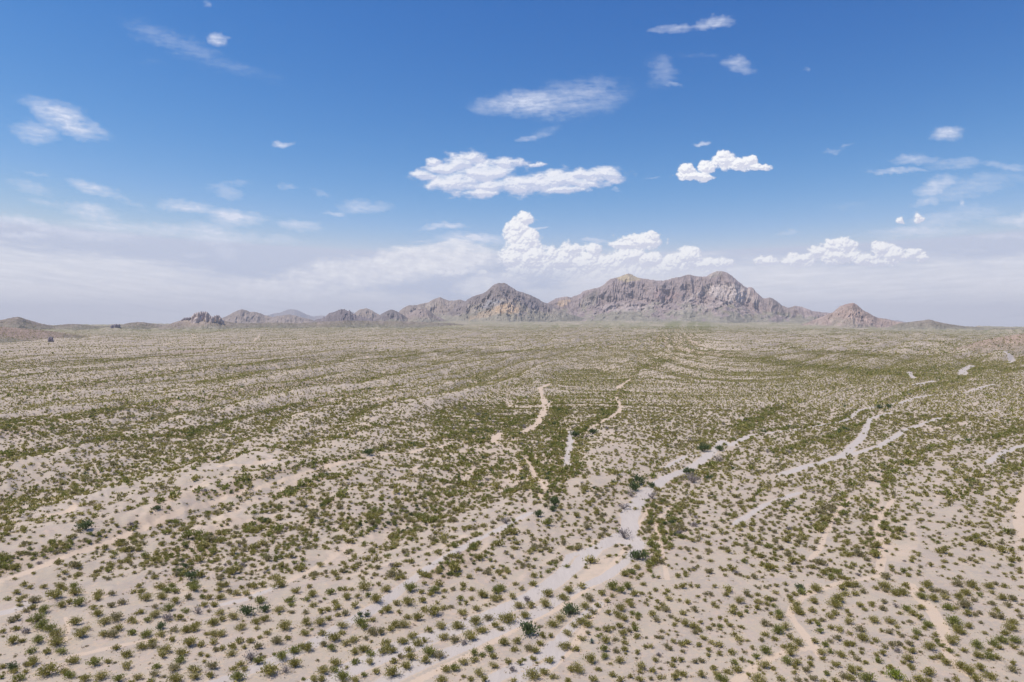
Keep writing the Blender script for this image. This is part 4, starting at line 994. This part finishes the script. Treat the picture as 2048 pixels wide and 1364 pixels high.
# blue-green yucca in the lower middle
def yucca():
    x, y, z, w = world_of(np.array([1183.5]), np.array([1283.]), np.array([12.]))
    rs = np.random.RandomState(3)
    root = bpy.data.objects.new('yucca', None); COL.objects.link(root); root.location = (x[0], y[0], z[0] - .03)
    vs = []
    for k in range(70):
        a = rs.rand() * 6.28; el = math.radians(rs.uniform(5, 88)); L = .62 * rs.uniform(.8, 1.15)
        d = np.array([math.cos(a) * math.cos(el), math.sin(a) * math.cos(el), math.sin(el)])
        s = np.cross(d, [0, 0, 1.]); s /= np.linalg.norm(s) + 1e-6
        b = np.array([0, 0, .16])
        vs.append([b, b + d * L * .5 + s * .028, b + d * L, b + d * L * .5 - s * .028])
    v = np.array(vs).reshape(-1, 3)
    c = np.repeat(np.array([.12, .19, .15])[None] * rs.uniform(.8, 1.4, (70, 1)), 4, 0)
    mesh_np('leaves', v, quads=np.arange(len(v)).reshape(-1, 4), mats=[M_LEAF], colors=c, smooth=False, parent=root)
    a = np.linspace(0, 2 * np.pi, 10, endpoint=False)
    rr = np.array([.10, .13, .12, .05]); zz = np.array([0, .07, .15, .22])
    tv = np.stack([rr[:, None] * np.cos(a), rr[:, None] * np.sin(a), zz[:, None] + 0 * a], -1).reshape(-1, 3)
    mesh_np('trunk', tv, quads=grid_quads(4, 10, wrap=True), mats=[M_WOOD], colors=np.tile([.12, .09, .06], (len(tv), 1)), parent=root)
    set_props(root, 'blue-green spiky yucca standing alone on sand between the creosote bushes', 'yucca')
yucca()

# ------------------------------------------------------------------ the rest of the scrub, one object per belt
def instance_quads(templates, x, y, z, w, hgt, kind_ids, pal, rs, rotz=None):
    """templates of (nleaf,4,3); returns verts and colours of all plants as loose quads"""
    V_, C_ = [], []
    tid = rs.randint(0, len(templates), len(x))
    rot = rs.rand(len(x)) * 2 * np.pi
    for t, (q, tipf, wv) in enumerate(templates):
        idx = np.nonzero(tid == t)[0]
        if not len(idx): continue
        nq = len(q)
        c, s = np.cos(rot[idx])[:, None, None], np.sin(rot[idx])[:, None, None]
        qx = q[None, :, :, 0]; qy = q[None, :, :, 1]; qz = q[None, :, :, 2]
        W_ = w[idx][:, None, None]
        vx = (qx * c - qy * s) * W_ + x[idx][:, None, None]
        vy = (qx * s + qy * c) * W_ + y[idx][:, None, None]
        vz = qz * (W_ * hgt[idx][:, None, None]) + z[idx][:, None, None]
        v = np.stack([vx, vy, vz], -1)
        ka = pal[kind_ids[idx]]                                  # (n, 4 rows, 3): a, b, tip, (amt,..)
        u = rs.rand(len(idx), nq, 1) * .7 + rs.rand(len(idx), 1, 1) * .3
        col = ka[:, None, 0] * (1 - u) + ka[:, None, 1] * u
        m = (rs.rand(len(idx), nq, 1) < tipf[None, :, None] * ka[:, None, 3, :1]) * rs.uniform(.5, 1, (len(idx), nq, 1))
        col = col * (1 - m) + ka[:, None, 2] * m
        col = col * rs.uniform(.8, 1.2, (len(idx), nq, 1))
        if len(wv):
            W4 = wv[None]
            wx = (W4[..., 0] * c - W4[..., 1] * s) * W_ + x[idx][:, None, None]
            wy = (W4[..., 0] * s + W4[..., 1] * c) * W_ + y[idx][:, None, None]
            wz = W4[..., 2] * (W_ * hgt[idx][:, None, None]) + z[idx][:, None, None]
            V_.append(np.stack([wx, wy, wz], -1).reshape(-1, 3).astype(np.float32))
            C_.append(np.tile(WOODC, (len(idx) * len(wv) * 4, 1)).astype(np.float32))
        V_.append(v.reshape(-1, 3).astype(np.float32))
        C_.append(np.repeat(col.reshape(-1, 3), 4, 0).astype(np.float32))
    return np.concatenate(V_), np.concatenate(C_)

KL = ['o', 'g', 'd', 'y', 'k', 's']
PALA = np.array([[PAL[k][0], PAL[k][1], PAL[k][2], (PAL[k][3],) * 3] for k in KL])

def scatter(r0, r1, cell, dens_scale, rs, half=45.5):
    n = int(r1 / cell) + 2
    ii, jj = np.meshgrid(np.arange(-n, n), np.arange(0, n))
    x = (ii.ravel() + rs.rand(ii.size) * .95) * cell; y = (jj.ravel() + rs.rand(ii.size) * .95) * cell
    r = np.hypot(x, y); a = np.degrees(np.arctan2(x, y))
    k = (r > r0) & (r < r1) & (np.abs(a) < half)
    x, y = x[k], y[k]
    cov, green, w, s, p, sw, side = veg(x, y)
    keep = rs.rand(len(x)) < cov * dens_scale * cell * cell
    x, y, green, cov, w = x[keep], y[keep], green[keep], cov[keep], w[keep]
    return x, y, height(x, y), green, cov

def sizes(n, green, rs):
    w = np.clip(np.exp(rs.normal(-.15, .38, n)), .38, 2.4) * (1 + .25 * green)
    return w
def pick_kinds(n, green, rs):
    u = rs.rand(n)
    k = np.zeros(n, int)
    k[(u > .50)] = 3; k[(u > .66)] = 4; k[(u > .90)] = 1; k[u > .985] = 5
    gg = rs.rand(n) < green * .75
    v = rs.rand(n)
    k[gg & (v < .72)] = 1; k[gg & (v > .93)] = 2; k[gg & (v > .72) & (v <= .93)] = 0
    return k

rs = np.random.RandomState(21)
DENS = .41
# belt 1: the near plain
x, y, z, green, cov = scatter(52, 420, 1.0, DENS, rs)
px, py = project(x, y, z)
inframe = (px > -10) & (px < 2058) & (py > 1160) & (py < 1370)
w = sizes(len(x), green, rs)
# between the plants placed by hand only small ones
near = np.zeros(len(x), bool)
hx = np.concatenate([bx, sx]); hy = np.concatenate([by, sy]); hw = np.concatenate([bw, sw_])
for a_, b_, c_ in zip(hx, hy, hw): near |= (np.hypot(x - a_, y - b_) < (.55 * c_ + .30 * np.minimum(w, 1.0)))
keep = ~near & (~inframe | (rs.rand(len(x)) < .30))
w = np.where(inframe, np.clip(w * .42, .25, .6), w)
x, y, z, green, w = x[keep], y[keep], z[keep], green[keep], w[keep]
k = pick_kinds(len(x), green, rs)
k[(rs.rand(len(x)) < .5) & (w < .55)] = 4
kid = np.array([KL.index(kinds[i]) if kinds[i] in KL else 1 for i in rest_idx])
x = np.concatenate([x, bx[rest_idx]]); y = np.concatenate([y, by[rest_idx]]); z = np.concatenate([z, bz[rest_idx]]); w = np.concatenate([w, bw[rest_idx]])
k = np.concatenate([k, kid])
rr_ = np.hypot(x, y)
T1 = [bush_template(s, 13, 230, .078, True, clump=.13) for s in range(12)]
T1m = [bush_template(40 + s, 11, 56, .145, False, clump=.13) for s in range(10)]
parts_v, parts_c = [], []
for m, T in (((rr_ < 190), T1), ((rr_ >= 190), T1m)):
    v, c = instance_quads(T, x[m], y[m], z[m] - .02, w[m], rs.uniform(.85, 1.2, m.sum()), k[m], PALA, rs)
    parts_v.append(v); parts_c.append(c)
v = np.concatenate(parts_v); c = np.concatenate(parts_c)
o = mesh_np('creosote_scrub', v, quads=np.arange(len(v)).reshape(-1, 4), mats=[M_LEAF], colors=c, smooth=False)
set_props(o, 'smaller and more distant creosote bushes covering the near plain between the washes', None, None, 'stuff')
n1 = len(x)
# pale dry tufts and twigs lying between the bushes of the near ground
hx, hy, hw2 = x[rr_ < 210], y[rr_ < 210], w[rr_ < 210]
ax_ = np.concatenate([hx, bx[own], sx]); ay_ = np.concatenate([hy, by[own], sy]); aw_ = np.concatenate([hw2, bw[own], sw_])
pk = rs.randint(0, len(ax_), 42000)
aa = rs.rand(len(pk)) * 6.283; dd = aw_[pk] * rs.uniform(.42, .95, len(pk)) + rs.exponential(.12, len(pk))
tx, ty = ax_[pk] + np.cos(aa) * dd, ay_[pk] + np.sin(aa) * dd
tz = height(tx, ty)
T0 = [bush_template(200 + s, 5, 9, .28, False, clump=.16) for s in range(6)]
DRY = np.array([[(.52, .42, .27), (.66, .54, .37), (.70, .58, .40), (.4,) * 3], [(.30, .25, .20), (.40, .33, .27), (.5, .4, .3), (.3,) * 3]])
v, c = instance_quads(T0, tx, ty, tz - .01, rs.uniform(.14, .36, len(tx)), rs.uniform(.5, 1.0, len(tx)), (rs.rand(len(tx)) < .28).astype(int), DRY, rs)
o = mesh_np('dry_grass', v, quads=np.arange(len(v)).reshape(-1, 4), mats=[M_LEAF], colors=c, smooth=False)
set_props(o, 'straw-coloured dry tufts and twigs around the creosote bushes', None, None, 'stuff')
# belt 2
x, y, z, green, cov = scatter(420, 1250, 1.6, DENS * .70, rs, 40)
w = sizes(len(x), green, rs); k = pick_kinds(len(x), green, rs)
T2 = [bush_template(80 + s, 8, 9, .29, False, clump=.13) for s in range(10)]
v, c = instance_quads(T2, x, y, z - .02, w, rs.uniform(.8, 1.15, len(x)), k, PALA, rs)
o = mesh_np('desert_scrub', v, quads=np.arange(len(v)).reshape(-1, 4), mats=[M_LEAF], colors=c, smooth=False)
set_props(o, 'countless bushes dotting the middle distance of the desert plain', None, None, 'stuff')
n2 = len(x)
# belt 3
x, y, z, green, cov = scatter(1250, 4300, 4.6, DENS * .17, rs, 40)
kp = rs.rand(len(x)) < 1 - .8 * sstep(np.hypot(x, y), 2900, 4300)
x, y, z, green = x[kp], y[kp], z[kp], green[kp]
w = sizes(len(x), green, rs) * 1.8; k = pick_kinds(len(x), green, rs)
T3 = [bush_template(120 + s, 5, 6, .36, False, clump=.16) for s in range(8)]
v, c = instance_quads(T3, x, y, z - .02, w, rs.uniform(.6, .9, len(x)), k, PALA, rs)
o = mesh_np('distant_scrub', v, quads=np.arange(len(v)).reshape(-1, 4), mats=[M_LEAF], colors=c, smooth=False)
set_props(o, 'distant scrub speckling the far plain below the mountains', None, None, 'stuff')
# bushes on the hillsides at both edges
pv, pc = [], []
for (hx_, hy_, hz_, dist) in HILL_PTS:
    if dist > 4400 : continue
    d_ = {1500: .075, 2300: .034, 4300: .012, 4150: .012}[dist]
    X_, Y_, Z_ = hx_[:-1], hy_[:-1], hz_[:-1]
    # area per cell
    dx = np.hypot(hx_[:-1, 1:] - hx_[:-1, :-1], hy_[:-1, 1:] - hy_[:-1, :-1]); dy = np.hypot(hx_[1:, :-1] - hx_[:-1, :-1], hy_[1:, :-1] - hy_[:-1, :-1])
    n_ = rs.poisson(np.clip(dx * dy * d_, 0, 6) * (.6 + .8 * (fbm(X_[:, :-1] / 90, Y_[:, :-1] / 90, 3) + .5)))
    I, J = np.nonzero(n_); c_ = n_[I, J]; I = np.repeat(I, c_); J = np.repeat(J, c_)
    a_, b_ = rs.rand(len(I)), rs.rand(len(I))
    def lerp(A): return A[I, J] * (1 - a_) * (1 - b_) + A[I, J + 1] * a_ * (1 - b_) + A[I + 1, J] * (1 - a_) * b_ + A[I + 1, J + 1] * a_ * b_
    X1, Y1, Z1 = lerp(hx_), lerp(hy_), lerp(hz_)
    ok = np.abs(np.arctan2(X1, Y1)) < math.radians(42)
    X1, Y1, Z1 = X1[ok], Y1[ok], Z1[ok]
    g_ = np.clip(fbm(X1 / 70, Y1 / 70, 3) * 2, 0, 1)
    w_ = sizes(len(X1), g_, rs) * (1.25 if dist == 1500 else (1.6 if dist < 3000 else 2.4))
    v, c = instance_quads(T3, X1, Y1, Z1 - .05, w_, rs.uniform(.7, 1.0, len(X1)), pick_kinds(len(X1), g_, rs), PALA, rs)
    pv.append(v); pc.append(c)
v = np.concatenate(pv); c = np.concatenate(pc); print('hill scrub', len(v) // 24)
o = mesh_np('hillside_scrub', v, quads=np.arange(len(v)).reshape(-1, 4), mats=[M_LEAF], colors=c, smooth=False)
set_props(o, 'scrub dotting the low hillsides at the edges of the plain', None, None, 'stuff')
print('plants', n1, n2, len(x))

# ------------------------------------------------------------------ air
def haze_box():
    hx, y0, y1, zb, zt = 31500., -31500., 33500., -80., 1150.
    vs = [(sx * hx, yy, zz) for zz in (zb, zt) for yy in (y0, y1) for sx in (-1, 1)]
    q = [(0, 2, 3, 1), (4, 5, 7, 6), (0, 1, 5, 4), (2, 6, 7, 3), (0, 4, 6, 2), (1, 3, 7, 5)]
    m = bpy.data.materials.new('air'); m.use_nodes = True
    N = NT(m.node_tree)
    pv = N.new('ShaderNodeVolumePrincipled')
    pv.inputs['Color'].default_value = (.97, .965, 1.0, 1); pv.inputs['Density'].default_value = HAZE
    pv.inputs['Anisotropy'].default_value = .0
    o_ = N.new('ShaderNodeOutputMaterial'); N.link(pv.outputs[0], o_.inputs['Volume'])
    o = mesh_np('haze', vs, quads=q, mats=[m], smooth=False)
    o['kind'] = 'stuff'
HAZE = 3.9e-5
haze_box()
